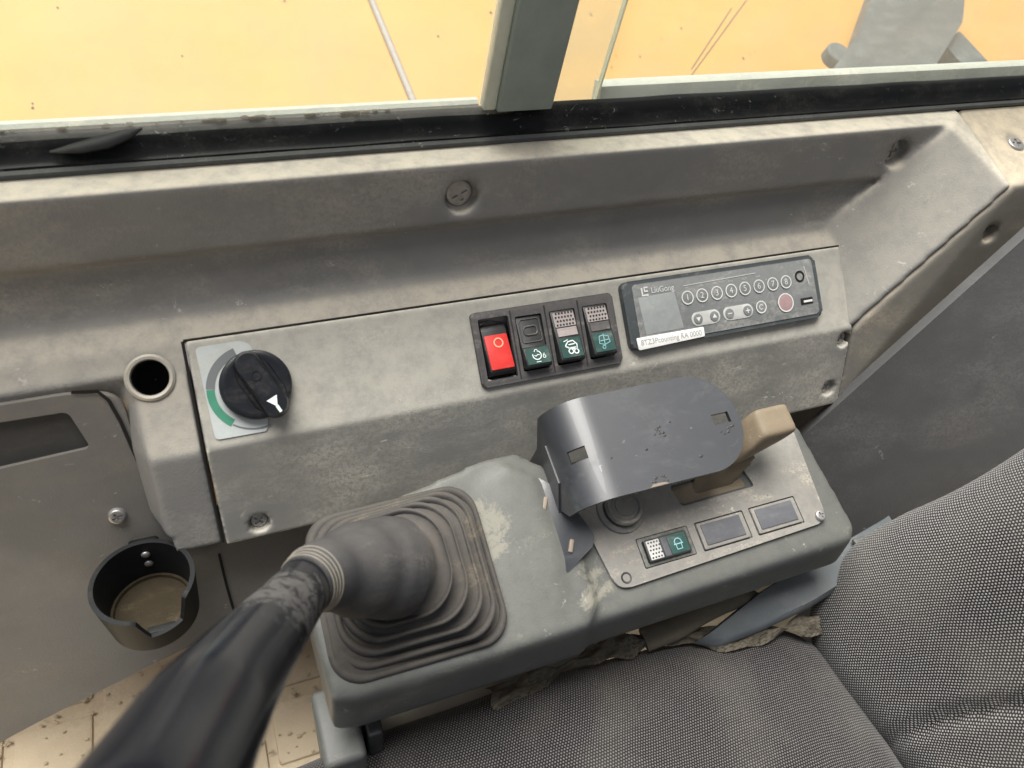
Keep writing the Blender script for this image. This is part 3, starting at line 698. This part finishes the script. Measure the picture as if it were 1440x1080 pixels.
def pr(name, b, m): return obj(name, b, M[m], radio, RA)
bm = NB(); c = rr(906, 410); 
stroke(bm, [(c[0] - .002, c[1] + .0028), (c[0] - .002, c[1] - .0028), (c[0] + .003, c[1] - .0028)], .0016, .0010)
stroke(bm, [(c[0] + .003, c[1] + .0028), (c[0] + .0002, c[1] + .0028), (c[0] + .0002, c[1]), (c[0] + .003, c[1])], .0014, .0010); pr('maker_emblem', bm, 'print')
c0, c1_ = rr(913, 409), rr(943, 405); ang = math.atan2(c1_[1] - c0[1], c1_[0] - c0[0])
pr('maker_name', text_bm('LiuGong', .0062, (c0[0] + c1_[0]) / 2 + .002, (c0[1] + c1_[1]) / 2, 0, .0010, sx=.92), 'print')
nums = [(966.7, 420.4), (987, 416), (1007.8, 412.8), (1027.8, 409), (1047, 405.5), (1066.7, 402), (1086, 398.5), (1104.5, 395)]
ys = [rr(*p)[1] for p in nums]; yb_ = sum(ys) / 8
def key(name, x, y, r, m='radioface'):
    b = NB(); cyl(b, (x, y), r, .0004, .0012, 28, bev=.0003); k_ = obj(name, b, M[m], radio, RA)
    b = NB(); stroke(b, circ(x, y, r + .0002, 28), .0009, .0014, True); obj('key_ring', b, M['print'], k_, RA); return k_
for i, p in enumerate(nums):
    x = rr(*p)[0]; k_ = key('number_key', x, yb_, .0046)
    obj('numeral', text_bm(str(i + 1), .0066, x, yb_, 0, .0015), M['print'], k_, RA)
    if i < 6: pr('small_caption', text_bm(('FM', 'AM', 'SEL', 'SCN', 'MUT', 'RPT')[i], .0022, x + .001, yb_ + .0072, 0, .0009), 'pill')
y2 = sum(rr(*p)[1] for p in ((981.5, 449.5), (1004, 444.5), (1025.5, 441), (1050.5, 436))) / 4
for (pa, pb, sa, sb) in (((981.5, 449.5), (1004, 444.5), 'v', '^'), ((1025.5, 441), (1050.5, 436), '-', '+')):
    xa, xb = rr(*pa)[0], rr(*pb)[0]
    b = NB(); prism(b, rrect((xa + xb) / 2, y2, xb - xa + .0108, .0104, .005, 6), .0004, .0011, .0002); bar_ = pr('key_bar', b, 'pill')
    for x, s in ((xa, sa), (xb, sb)):
        b = NB(); cyl(b, (x, y2), .0038, .0008, .0017, 24, bev=.0002); obj('round_key', b, M['radioface'], bar_, RA)
        b = NB()
        if s == 'v': flat(b, [(x - .002, y2 + .0012), (x, y2 - .002), (x + .002, y2 + .0012)], .0019)
        elif s == '^': flat(b, [(x - .002, y2 - .0012), (x + .002, y2 - .0012), (x, y2 + .002)], .0019)
        else:
            stroke(b, [(x - .002, y2), (x + .002, y2)], .0008, .0019)
            if s == '+': stroke(b, [(x, y2 - .002), (x, y2 + .002)], .0008, .00192)
        obj('key_symbol', b, M['print'], bar_, RA)
c = rr(1070, 432); k_ = key('round_key', c[0], y2 + .0008, .0043); b = NB(); stroke(b, circ(c[0], y2 + .0008, .0018, 12, .5, 5.5), .0006, .0015); obj('key_symbol', b, M['print'], k_, RA)
c = rr(1104.5, 425.5); k_ = key('power_key', c[0], c[1], .0068, 'pink')
c = rr(1124.5, 388.5); b = NB(); lathe(b, c, [(.0046, .0005), (.0044, .0012), (.0032, .0012), (.0028, -.004), (.0002, -.004)], 24); pr('audio_jack', b, 'hole')
c = rr(1134.5, 422.7); b = NB(); box(b, (c[0], c[1], .0008), (.0115, .0050, .0014), .0003, 1); k_ = pr('usb_port', b, 'hole')
b = NB(); box(b, (c[0] + .0005, c[1] - .0004, .0013), (.0085, .0016, .0010)); obj('usb_tongue', b, M['print'], k_, RA)
b = NB(); stroke(b, [rr(961, 402), rr(1062, 384)], .0007, .0009); pr('print_line', b, 'pill')
b = NB(); stroke(b, [rr(1130, 374), rr(1138, 400)], .0007, .0009); pr('print_line', b, 'pill')
sq = [rr(*p) for p in ((894.5, 476), (989, 459.5), (991, 473), (898.5, 493))]
b = NB(); prism(b, rpoly(sq, .0012, 3), .0006, .0014, .0002); st = pr('paper_sticker', b, 'sticker')
ca = (sum(p[0] for p in sq) / 4, sum(p[1] for p in sq) / 4); ang = math.atan2(sq[1][1] - sq[0][1], sq[1][0] - sq[0][0])
obj('sticker_text', text_bm('8TZ3Pcounting RA 0000', .0056, ca[0], ca[1], ang, .0016, sx=.93), M['ink'], st, RA)

# ------------------------------------------------------------------ cup holder
CUPZ = .822; cc = onz(200, 816, CUPZ); CR = .0296
cup = thing('cup_holder', 'round black cup holder with notched front fixed to the end panel', 'cup holder', (cc.x, cc.y, CUPZ - .05))
def cup_top(a):                                            # rim height by angle (0 = +X); low towards the front
    d = abs((a - radians(-70) + pi) % (2 * pi) - pi)
    t = max(0, min(1, (d - .34) / .22)); t = t * t * (3 - 2 * t)
    return CUPZ - .020 * (1 - t)
bm = NB(); n = 72; th = .0024; zb = CUPZ - .037
O0, O1, I1, I0 = [], [], [], []
for i in range(n):
    a = 2 * pi * i / n; ca_, sa_ = cos(a), sin(a); zt = cup_top(a)
    tr_ = lambda z: 1 - .10 * (CUPZ - z) / .037
    O0.append(bm.verts.new((cc.x + CR * tr_(zb) * ca_, cc.y + CR * tr_(zb) * sa_, zb))); O1.append(bm.verts.new((cc.x + (CR + .0004) * tr_(zt) * ca_, cc.y + (CR + .0004) * tr_(zt) * sa_, zt)))
    I1.append(bm.verts.new((cc.x + (CR - th) * tr_(zt) * ca_, cc.y + (CR - th) * tr_(zt) * sa_, zt))); I0.append(bm.verts.new((cc.x + (CR - th) * tr_(zb) * ca_, cc.y + (CR - th) * tr_(zb) * sa_, zb + .003)))
for i in range(n):
    j = (i + 1) % n
    for A, B in ((O0, O1), (O1, I1), (I1, I0)): bm.faces.new((A[i], A[j], B[j], B[i]))
bm.faces.new(O0[::-1]); bm.faces.new(I0)
obj('cup_wall', bm, M['cup'], cup)
bm = NB(); lathe(bm, (cc.x, cc.y), [(CR * .87, zb + .0032), (CR * .86, zb + .0060), (CR * .78, zb + .0062), (CR * .76, zb + .0040), (.0003, zb + .0038)], 48); obj('cup_floor', bm, M['dirt'], cup)
bm = NB(); box(bm, (cc.x + .004, cc.y - .016, zb + .0045), (.016, .005, .002), .0006); obj('floor_slot', bm, M['cup'], cup)
for dz in (-.010, -.020):
    bm = NB(); t = NB(); bmesh.ops.create_uvsphere(t, u_segments=16, v_segments=8, radius=.0028)
    for v in t.verts: v.co = Vector((v.co.x + cc.x + .001, v.co.y * .5 + cc.y + CR * .93 - .002, v.co.z + CUPZ + dz))
    join(bm, t); obj('rivet', bm, M['steel'], cup)
bm = NB(); box(bm, (cc.x, cc.y + CR + .004, CUPZ - .014), (.018, .010, .012), .002); obj('mount_tab', bm, M['cup'], cup)

# ------------------------------------------------------------------ control pod
pod = thing('control_pod', 'glossy grey green control pod beside the seat with dusty faceplate', 'control box', (.2, .23, .76))
bm = NB()
def podpts(poly, c0, c1, taper=0):
    cx = sum(p[0] for p in poly) / len(poly); cy = sum(p[1] for p in poly) / len(poly); P = []
    for a, b in poly:
        P.append(POD.w(a, b, c1)); P.append(POD.w(a + (a - cx) * taper, b + (b - cy) * taper, c1) + Vector((0, 0, c0 - c1)))
    return P
hull(bm, podpts([(.016, -.030), (.030, -.034), (.178, -.034), (.188, -.02), (.187, .070), (.165, .088), (.140, .088), (.024, .066), (.012, .05)], -.038, .005, .01))
hull(bm, [POD.w(a, b, c) for a, b, c in ((.130, -.02, .005), (.130, .07, .005), (.154, .080, .0085), (.172, .066, .0085), (.172, .010, .008), (.165, -.02, .006), (.185, .06, -.02), (.185, 0, -.02), (.13, 0, -.02), (.13, .06, -.02))])
hull(bm, podpts([(.15, -.0335), (.396, -.031), (.404, -.022), (.395, .062), (.388, .066), (.17, .066)], -.037, -.0015, .006))
body = obj('pod_body', molded(bm, .0019, 45), M['pod'], pod, smooth=0)
body.data.polygons.foreach_set('use_smooth', [True] * len(body.data.polygons))
fpq = [POD.at(*p) for p in ((806, 742), (869, 832), (1163, 733), (1112, 600))]
fpq[0] = (.192, .058); 
bm = NB(); prism(bm, rpoly([fpq[0], fpq[1], fpq[2], fpq[3]], [.004, .010, .009, .006]), -.006, .0012, .0006)
slot = [POD.at(*p) for p in ((940, 684), (1040, 655), (1060, 684), (958, 713))]
cut = NB(); prism(cut, rpoly(slot, .003), -.03, .02)
BL = []
for pts in (((974, 741), (1042, 719), (1058, 751), (990, 778)), ((1049, 716), (1112, 694), (1130, 729), (1064, 750)), ((893, 768), (966, 744), (982, 777), (906, 803))):
    qq = [POD.at(*p) for p in pts]; BL.append((sum(p[0] for p in qq) / 4, sum(p[1] for p in qq) / 4))
hB = sum(b[1] for b in BL) / 3
for (x, y) in BL: prism(cut, rrect(x, hB, .0405, .0205, .001, 2), -.001, .02)
fpm = obj('faceplate', carve(bm, cut), M['podface'], pod, POD)
bm = NB(); prism(bm, rpoly(slot, .003), -.0085, -.0070); obj('slot_floor', bm, M['hole'], pod, POD)
for (x, y) in BL[:2]:
    bm = NB(); prism(bm, rrect(x, hB, .0385, .0187, .0008, 2), -.001, .0020, .0008); bl = obj('blank_cover', bm, M['podface'], pod, POD)
    bm = NB(); prism(bm, rrect(x - .0005, hB + .0004, .0320, .0146, .0005, 2), .0018, .0028, .0005); obj('cover_face', bm, M['blank'], bl, POD)
x = BL[2][0]
bm = NB(); prism(bm, rrect(x, hB, .0395, .0196, .0008, 2), -.001, .0018, .0006); sf = obj('rocker_bezel', bm, M['pod'], pod, POD)
bm = NB(); prism(bm, rrect(x - .0005, hB, .0330, .0150, .0008, 2), .001, .0050, .001); rk = obj('rocker_switch', bm, M['black'], pod, POD)
bm = NB(); prism(bm, rrect(x - .0108, hB, .0098, .0128, .0004, 2), .0045, .0054, .0002); obj('dotted_pad', bm, M['pill'], rk, POD)
bm = NB()
for r_ in range(5):
    for c_ in range(4): cyl(bm, (x - .0142 + c_ * .0022 + (r_ % 2) * .001, hB - .0050 + r_ * .0025), .0006, .0052, .0058, 8)
obj('pad_dots', bm, M['black'], rk, POD)
bm = NB(); prism(bm, rrect(x - .0022, hB, .0045, .0128, .0003, 2), .0045, .0052, .0002); obj('pad_bar', bm, M['blank'], rk, POD)
bm = NB(); prism(bm, rrect(x + .0075, hB, .0140, .0128, .0004, 2), .0045, .0053, .0002); obj('green_lens', bm, M['green'], rk, POD)
bm = NB(); cx, cy = x + .0072, hB
stroke(bm, circ(cx, cy + .0006, .0026, 14, -.3, 3.5), .0007, .0056); stroke(bm, [(cx - .0035, cy - .0005), (cx + .0035, cy - .0005)], .0007, .0056); stroke(bm, [(cx - .002, cy - .0005), (cx - .002, cy - .004), (cx + .002, cy - .004), (cx + .002, cy - .0005)], .0006, .0056); obj('beacon_icon', bm, M['iconteal'], rk, POD)
c = POD.at(880, 813); b = NB(); lathe(b, c, [(.0040, .0010), (.0036, .0016), (.0026, .0014), (.0022, -.003), (.0002, -.003)], 20); obj('screw_hole', b, M['black'], pod, POD)
c = POD.at(1151, 726); screw(POD, c, pod, .0042, .0016)
c = POD.at(877, 712, .008); b = NB(); lathe(b, c, [(.0175, .0008), (.0168, .003), (.0140, .0045), (.0134, .006), (.0134, .010), (.0125, .0112), (.0105, .0112), (.0098, .0102), (.0075, .0104), (.0070, .0112), (.0002, .0114)], 40)
obj('push_button', b, M['podface'], pod, POD)
b = NB(); lathe(b, c, [(.0138, .0046), (.0138, .0075), (.0131, .0080)], 40); obj('button_collar', b, M['black'], pod, POD)

# pod support column and seat base
col_ = thing('support_column', 'narrow grey column under the left end of the control pod', 'column', (.03, .19, .30))
bm = NB(); box(bm, (.020, .203, .55), (.026, .05, .42), .004); obj('column_shell', bm, M['post'], col_)
bm = NB(); box(bm, (.0405, .208, .55), (.010, .04, .42), .002); obj('column_channel', bm, M['black'], col_)

# ------------------------------------------------------------------ joystick
cen = POD.at(572, 818); base = POD.w(cen[0], cen[1], .004)
jk = thing('joystick', 'black joystick with glossy curved grip and ribbed rubber boot', 'joystick', tuple(base))
TOP = at_depth(550, 795, .436)
hN = (TOP - base)
bm = NB(); rings = []; NS = 48; folds = 5; steps = folds * 8
axn = (at_depth(482, 804, .398) - TOP).normalized()
for k in range(steps + 1):
    t = k / steps; ph = (k % 8) / 8 * 2 * pi
    zz = (1 - cos(ph)) * .5                                  # 0 valley .. 1 crest
    half = .0505 * (1 - t) + .0275 * t; half_y = .0470 * (1 - t) + .0262 * t
    half += .0080 * zz * (1 - .3 * t) - .002; half_y += .0080 * zz * (1 - .3 * t) - .002
    rc_ = .018 * (1 - t) + .0255 * t
    ctr = base + hN * (t ** 1.15) ; exx = POD.ex.lerp((POD.ex - axn * POD.ex.dot(axn)).normalized(), t * .75).normalized()
    eyy = POD.ey.lerp((POD.ey - axn * POD.ey.dot(axn)).normalized(), t * .75).normalized()
    hgt = POD.ez * (.0030 * sin(ph))
    ring = []
    pl = rrect(0, 0, half * 2, half_y * 2, min(rc_, half_y * .98), 11)
    for p in pl: ring.append(bm.verts.new(ctr + hgt + exx * p[0] + eyy * p[1]))
    rings.append(ring)
for a, b in zip(rings, rings[1:]):
    for i in range(len(a)): bm.faces.new((a[i], a[(i + 1) % len(a)], b[(i + 1) % len(a)], b[i]))
bm.faces.new(rings[-1])
obj('rubber_boot', bm, M['rubber'], jk, smooth=170)
bm = NB(); prism(bm, rrect(cen[0], cen[1], .108, .099, .02, 8), .002, .0062, .002); 
obj('boot_flange', bm, M['rubber'], jk, POD)
# cuff and grip
P = [at_depth(558, 797, .432), at_depth(522, 799, .418), at_depth(482, 804, .398), at_depth(449, 811, .380), at_depth(428, 824, .367)]
cuffp = catmull(P, 6); n = len(cuffp)
RC = ((0, .0282), (.12, .0284), (.35, .0258), (.65, .0186), (1, .0146)); rad = []
for i in range(n):
    t = i / (n - 1)
    for (ta_, ra_), (tb_, rb_) in zip(RC, RC[1:]):
        if ta_ <= t <= tb_: f = (t - ta_) / (tb_ - ta_); rad.append(ra_ + (rb_ - ra_) * f * f * (3 - 2 * f)); break
bm = NB(); tube(bm, cuffp, rad, 40); obj('rubber_cuff', bm, M['cuff'], jk, smooth=60)
G = [at_depth(444, 808, .378), at_depth(425, 828, .365), at_depth(397, 864, .335), at_depth(340, 934, .282), at_depth(286, 1010, .238), at_depth(236, 1098, .203)]
dlast = (G[-1] - G[-2]).normalized(); G.append(G[-1] + dlast * .03 + Vector((0, -.004, .006))); G.append(G[-1] + dlast * .025 + Vector((-.002, -.006, .008)))
gp = catmull(G, 10); R = [.0136, .0140, .0152, .0178, .0200, .0208, .0215, .0200]
gr = []
for i in range(len(gp)):
    s = i / 10; k = min(int(s), len(R) - 2); f = s - k; gr.append(R[k] * (1 - f) + R[k + 1] * f)
for k in range(5): gr[-1 - k] *= (.35, .72, .88, .96, .99)[k]
bm = NB(); tube(bm, gp, gr, 40); obj('grip', bm, M['grip'], jk, smooth=60)
for i, kk in enumerate((n - 5, n - 4, n - 3, n - 2)):
    p = cuffp[kk]; tg = (cuffp[kk] - cuffp[kk - 1]).normalized(); bm = NB(); u = tg.orthogonal().normalized(); s = tg.cross(u); rr_ = rad[kk] + .0002
    tube(bm, [p + (u * cos(2 * pi * q / 40) + s * sin(2 * pi * q / 40)) * rr_ for q in range(41)], .00045, 6, caps=False); obj('collar_ring', bm, M['ring'], jk, smooth=80)

# ------------------------------------------------------------------ bracket
HB = .046; r_b = .026
bt, bb = POD.at(945, 533, HB)[1], POD.at(875, 697, HB)[1]
tipa = POD.at(1052, 615, HB)[0]; folda = POD.at(846, 625, HB)[0]
br = thing('bent_bracket', 'scratched black painted bent metal bracket above the pod faceplate', 'bracket', tuple(POD.w(folda, (bt + bb) / 2, 0)))
wB = bt - bb; rt = wB * .47; plates = []
al = folda - r_b                                              # leg plane
Sleg = .040; arcL = r_b * pi / 2; Sflat = tipa - folda; tot = Sleg + arcL + Sflat
def sb(s):
    if s < Sleg: return (al, HB - r_b - (Sleg - s))
    if s < Sleg + arcL: th_ = (s - Sleg) / r_b; return (al + r_b - r_b * cos(th_), HB - r_b + r_b * sin(th_))
    return (folda + s - Sleg - arcL, HB)
bm = NB(); ss = []; s = 0.0
ss = [tot * i / 60 for i in range(52)] + [tot - rt * (1 - sin(k / 24 * pi / 2)) for k in range(25) if tot - rt * (1 - sin(k / 24 * pi / 2)) > tot * 51 / 60 + .0003]
rows = []; nb_ = 14; bm_c = (bt + bb) / 2
for s in ss:
    hw = wB / 2
    if s > tot - rt: hw = wB / 2 - rt + math.sqrt(max(0, rt ** 2 - (s - tot + rt) ** 2))
    if s < Sleg: hw *= (.62 + .38 * min(1, max(0, (s - Sleg * .55) / (Sleg * .45))))
    hw = max(hw, .002); a, c = sb(s)
    sh = -.004 * max(0, (Sleg - s) / Sleg)
    rows.append([(a, bm_c + sh + hw * (2 * j / nb_ - 1), c) for j in range(nb_ + 1)])
thk = .0032; V0 = []; V1 = []
for i, row in enumerate(rows):
    p, q2 = rows[max(i - 1, 0)][7], rows[min(i + 1, len(rows) - 1)][7]
    ta = Vector((q2[0] - p[0], 0, q2[2] - p[2])).normalized(); nn = Vector((-ta.z, 0, ta.x))
    V0.append([bm.verts.new(POD.w(*x)) for x in row]); V1.append([bm.verts.new(POD.w(x[0] - nn.x * thk, x[1], x[2] - nn.z * thk)) for x in row])
for VV in (V0, V1):
    for a, b in zip(VV, VV[1:]):
        for j in range(nb_): bm.faces.new((a[j], a[j + 1], b[j + 1], b[j]))
for i in range(len(rows) - 1):
    for j in (0, nb_): bm.faces.new((V0[i][j], V0[i + 1][j], V1[i + 1][j], V1[i][j]))
for i in (0, len(rows) - 1):
    for j in range(nb_): bm.faces.new((V0[i][j], V0[i][j + 1], V1[i][j + 1], V1[i][j]))
cut = NB()
s1 = POD.at(1014, 588, HB); t = NB(); box(t, (s1[0], s1[1], HB), (.0135, .0075, .02))
for v in t.verts: v.co = POD.w(*v.co)
join(cut, t)
tha = radians(52); ca_ = (al + r_b - r_b * cos(tha), HB - r_b + r_b * sin(tha)); s2b = POD.at(820, 638, ca_[1])[1]
t = NB(); box(t, (0, 0, 0), (.0125, .0085, .02), rot=Matrix.Rotation(-(pi / 2 - tha), 3, 'Y'))
for v in t.verts: v.co = POD.w(v.co.x + ca_[0], v.co.y + s2b, v.co.z + ca_[1])
join(cut, t)
plate_me = carve(bm, cut)
pb = obj('bent_plate', plate_me, M['bracket'], br, smooth=35)
bm = NB(); hull(bm, [POD.w(a, b, c) for a in (al - .001, al + .0025) for (b, c) in ((bm_c - .030, -.020), (bm_c - .030, .004), (bm_c - .012, .022), (bm_c + .015, .020), (bm_c + .015, -.02))]); obj('side_tab', bm, M['bracket'], br)
bm = NB(); prism(bm, rpoly([POD.at(u, v, .006) for u, v in ((752, 668), (790, 690), (836, 752), (834, 768), (797, 807), (786, 780))], .002), -.004, .006, .001); obj('base_tab', bm, M['bracket'], br, POD)
for (u, v, h) in ((803, 768, .006), (766, 708, .006)):
    c = POD.at(u, v, h); bm = NB(); box(bm, (c[0], c[1], h), (.003, .009, .003), .0008, rot=Matrix.Rotation(-.5, 3, 'Z')); obj('bare_clip', bm, M['chip'], br, POD)
bm = NB(); rn = random.Random(11)
for (u, v, k, sp_) in ((1030, 598, 26, .010), (928, 678, 22, .008), (925, 606, 12, .009), (985, 640, 3, .003), (905, 632, 2, .02)):
    c = POD.at(u, v, HB)
    for _ in range(k):
        t = NB(); bmesh.ops.create_icosphere(t, subdivisions=2, radius=rn.uniform(.0004, .0010)); dx, dy = rn.gauss(0, sp_ * .5), rn.gauss(0, sp_ * .3)
        if abs(c[0] + dx - s1[0]) < .008 and abs(c[1] + dy - s1[1]) < .005: t.free(); continue
        if not (bb + .002 < c[1] + dy < bt - .004 and c[0] + dx < tipa - .006): t.free(); continue
        for q_ in t.verts: q_.co = Vector((q_.co.x * rn.uniform(1, 1.8) + c[0] + dx, q_.co.y + c[1] + dy, q_.co.z * .35 + HB))
        join(bm, t)
o = obj('paint_blisters', bm, M['black'], br, POD); tag(o, kind='stuff')
# chipped paint by the edge
bm = NB(); c = (POD.at(928, 688, HB)[0], bb + .0016)
flat(bm, [(c[0] - .006, c[1] - .0013), (c[0] + .008, c[1] - .0013), (c[0] + .005, c[1] + .0003), (c[0] - .003, c[1] + .0006)], HB + .0002); obj('paint_chip', bm, M['chip'], br, POD)

# ------------------------------------------------------------------ tan lever
lv = thing('tan_lever', 'worn tan lever standing in the pod slot behind the black bracket', 'lever', tuple(POD.w(*POD.at(1000, 690), -.006)))
kc = Vector((*POD.at(1083, 596, .036), .036)); sc0 = Vector((*POD.at(1000, 684), -.004))
bm = NB(); hull(bm, [POD.w(p.x + dx, p.y + dy, p.z) for (p, w_) in ((sc0, .0), (kc + Vector((-.022, -.012, -.022)), 0)) for dx in (-.017, .017) for dy in (-.0045, .0045)])
obj('lever_stem', molded(bm, .0016, 4), M['lever'], lv, smooth=0)
bm = NB(); hull(bm, [POD.w(kc.x + a, kc.y + b, kc.z + c) for a in (-.0140, .0140) for b in (-.0105, .0105) for c in (-.012, .009)] + [POD.w(kc.x - .032, kc.y - .014 + b, kc.z - .02) for b in (-.006, .008)])
me = molded(bm, .0014, 34); o = obj('lever_knob', me, M['lever'], lv, smooth=0)
for o in lv.children: o.data.polygons.foreach_set('use_smooth', [True] * len(o.data.polygons))
bm = NB(); prism(bm, rpoly([(p[0] * .9 + sc0.x * .1 - .002, p[1] * .8 + sc0.y * .2) for p in slot], .002), -.007, -.001, .001); obj('slot_guard', bm, M['lever'], lv, POD)

# ------------------------------------------------------------------ seat
seat = thing('seat', 'operator seat in dark grey dotted fabric with leaning backrest', 'seat', (.2, 0, .50))
def pillow(s, r, n=44, bulge=(0, 0, 0), warp=None):
    b = NB(); bmesh.ops.create_cube(b, size=2); bmesh.ops.subdivide_edges(b, edges=b.edges[:], cuts=n, use_grid_fill=True)
    h = Vector(s) / 2; inner = h - Vector((r, r, r))
    for v in b.verts:
        # remap so that rounded edges get enough rows
        q = Vector([math.copysign(abs(c) ** .8, c) for c in v.co]); p = Vector((q.x * h.x, q.y * h.y, q.z * h.z))
        c = Vector([max(-inner[i], min(inner[i], p[i])) for i in range(3)]); d = p - c
        if d.length > 1e-9: p = c + d.normalized() * r
        u = Vector((p.x / h.x, p.y / h.y, p.z / h.z))
        p.z += bulge[2] * (1 - u.x ** 2) * (1 - u.y ** 2) * (1 if u.z > 0 else 0)
        p.x += bulge[0] * (1 - u.y ** 2) * (1 - u.z ** 2) * (-1 if u.x < 0 else 0)
        if warp: p = warp(p, u)
        v.co = p
    return b
SZ = .733
CU = Frame((.125, -.038, SZ - .06), (1, .0, 0), (0, 1, 0))
def wc(p, u):
    e = max(0, u.y); f = (p.x + .26) / .52
    p.y += .018 * math.sin(max(0, min(1, f)) * pi) * e
    p.z -= (.010 * max(0, (u.x - .35)) * 1.5 + .10 * max(0, u.x - .68) ** 1.5) * (1 if u.z > 0 else 0)
    p.z += .0015 * sin(p.x * 60 + p.y * 25) * (1 if u.z > 0 else 0)
    return p
b = pillow((.58, .47, .12), .045, 60, (0, 0, .012), wc)
obj('seat_cushion', b, M['fab_seat'], seat, CU, smooth=0)
LB = .33
BE = Frame((.388, -.082, .695), (cos(LB), 0, -sin(LB)), (0, 1, 0))    # x: through the backrest, y across, z up the lean
_a = BE.inv @ on_plane(1325, 1042, BE.ex, BE.w(-.005, 0, 0)); _b = BE.inv @ on_plane(1440, 1010, BE.ex, BE.w(-.005, 0, 0))
CRY0, CRZ0, CRY1, CRZ1 = _a.y, _a.z, _b.y, _b.z
def wb(p, u):
    p.z += .0
    p.x -= .012 * math.exp(-((u.y - .78) / .18) ** 2) * (1 if u.x < 0 else 0)      # side bolster
    zc = CRZ0 + (CRZ1 - CRZ0) * (p.y - CRY0) / (CRY1 - CRY0) - .30
    p.x += .009 * math.exp(-((p.z - zc) / .016) ** 2) * (1 if u.x < 0 else 0) * max(0, min(1, (CRY0 + .02 - p.y) * 50))   # crease
    p.y += (.024 * math.exp(-((p.z + .235) / .085) ** 2) - .10 * max(0, p.z + .17)) * max(0, u.y)
    return p
b = pillow((.11, .55, .62), .048, 110, (.01, 0, 0), wb)
for v in b.verts: v.co += Vector((.058, 0, .30))
obj('backrest', b, M['fab_back'], seat, BE, smooth=0)
for o in seat.children: o.data.polygons.foreach_set('use_smooth', [True] * len(o.data.polygons))
bm = NB(); box(bm, (.24, .0, .60), (.62, .36, .09), .02)
obj('seat_pan', bm, M['rear'], seat)
bm = NB(); hull(bm, [onz(u, v, z) for (u, v, z) in ((512, 1010, .71), (700, 950, .71), (820, 912, .71), (840, 945, .70), (700, 1010, .70), (520, 1090, .70))] + [Vector((.05, .2, .64)), Vector((.3, .2, .64)), Vector((.05, .16, .64)), Vector((.3, .16, .64))])
obj('side_cover', molded(bm, .003, 4), M['base'], seat, smooth=60)
def crumple(path, wd, seed, h=.004):
    rnd = random.Random(seed); b = NB(); C = catmull(path, 8); rows = []; ph = [rnd.uniform(0, 6) for _ in range(6)]
    for i, p in enumerate(C):
        row = []
        for j in range(9):
            f = j / 8 - .5; e = 1 + .5 * sin(i * .33 + ph[0]) + .25 * sin(i * .81 + ph[1])
            z = h * (sin(i * .55 + f * 5 + ph[2]) * .6 + sin(i * 1.13 - f * 9 + ph[3]) * .4) + .004 * cos(f * pi)
            row.append(b.verts.new(p + Vector((.002 * sin(i * .9 + f * 7), f * wd * e, z + rnd.uniform(-.0005, .0005)))))
        rows.append(row)
    for a, c in zip(rows, rows[1:]):
        for j in range(8): b.faces.new((a[j], a[j + 1], c[j + 1], c[j]))
    bmesh.ops.solidify(b, geom=b.faces[:], thickness=.0012)
    bmesh.ops.subdivide_edges(b, edges=b.edges[:], cuts=1, smooth=.8, use_grid_fill=True); return b
obj('torn_edging', crumple([onz(u, v, .727) for u, v in ((690, 985), (780, 945), (850, 915), (900, 902), (960, 898), (1040, 897), (1100, 885), (1150, 878))], .014, 3, .003), M['foam'], seat, smooth=0)
bm = NB(); pts = [onz(u, v, z) for u, v, z in ((905, 900, .728), (950, 882, .735), (990, 858, .742), (1040, 838, .742), (1070, 850, .728))]
tube(bm, catmull(pts, 6), .0095, 14, squash=.7); obj('tan_hose', bm, M['foam'], seat, smooth=60)

# dark strap / recliner cover
sp = thing('plastic_flap', 'dark grey plastic flap lying between control pod and seat', 'flap', tuple(onz(1100, 830, .74)))
L_ = [onz(*q) for q in ((980, 902, .733), (1060, 838, .746), (1120, 800, .752), (1190, 760, .757), (1250, 725, .762), (1280, 770, .757), (1200, 815, .752), (1140, 852, .746), (1070, 885, .739), (1010, 908, .732))]
c_ = sum(L_, Vector()) / len(L_)
bm = NB(); n = len(L_); top = [bm.verts.new(p) for p in L_]; mid_ = [bm.verts.new(L_[i] + Vector((0, 0, .004)) + (c_ - L_[i]) * .12) for i in range(n)]; lo = [bm.verts.new(p - Vector((0, 0, .004))) for p in L_]
for i in range(n):
    j = (i + 1) % n; bm.faces.new((top[i], top[j], mid_[j], mid_[i])); bm.faces.new((lo[i], lo[j], top[j], top[i]))
bmesh.ops.triangle_fill(bm, edges=[e for e in bm.edges if all(v in mid_ for v in e.verts)], use_beauty=True)
bm.faces.new(lo[::-1])
obj('flap_skin', bm, M['strap'], sp, smooth=50)
bm = NB(); c = onz(1216, 752, .768); box(bm, c - Vector((.004, .004, .004)), (.014, .010, .004), .0015); obj('pale_clip', bm, M['post'], sp)
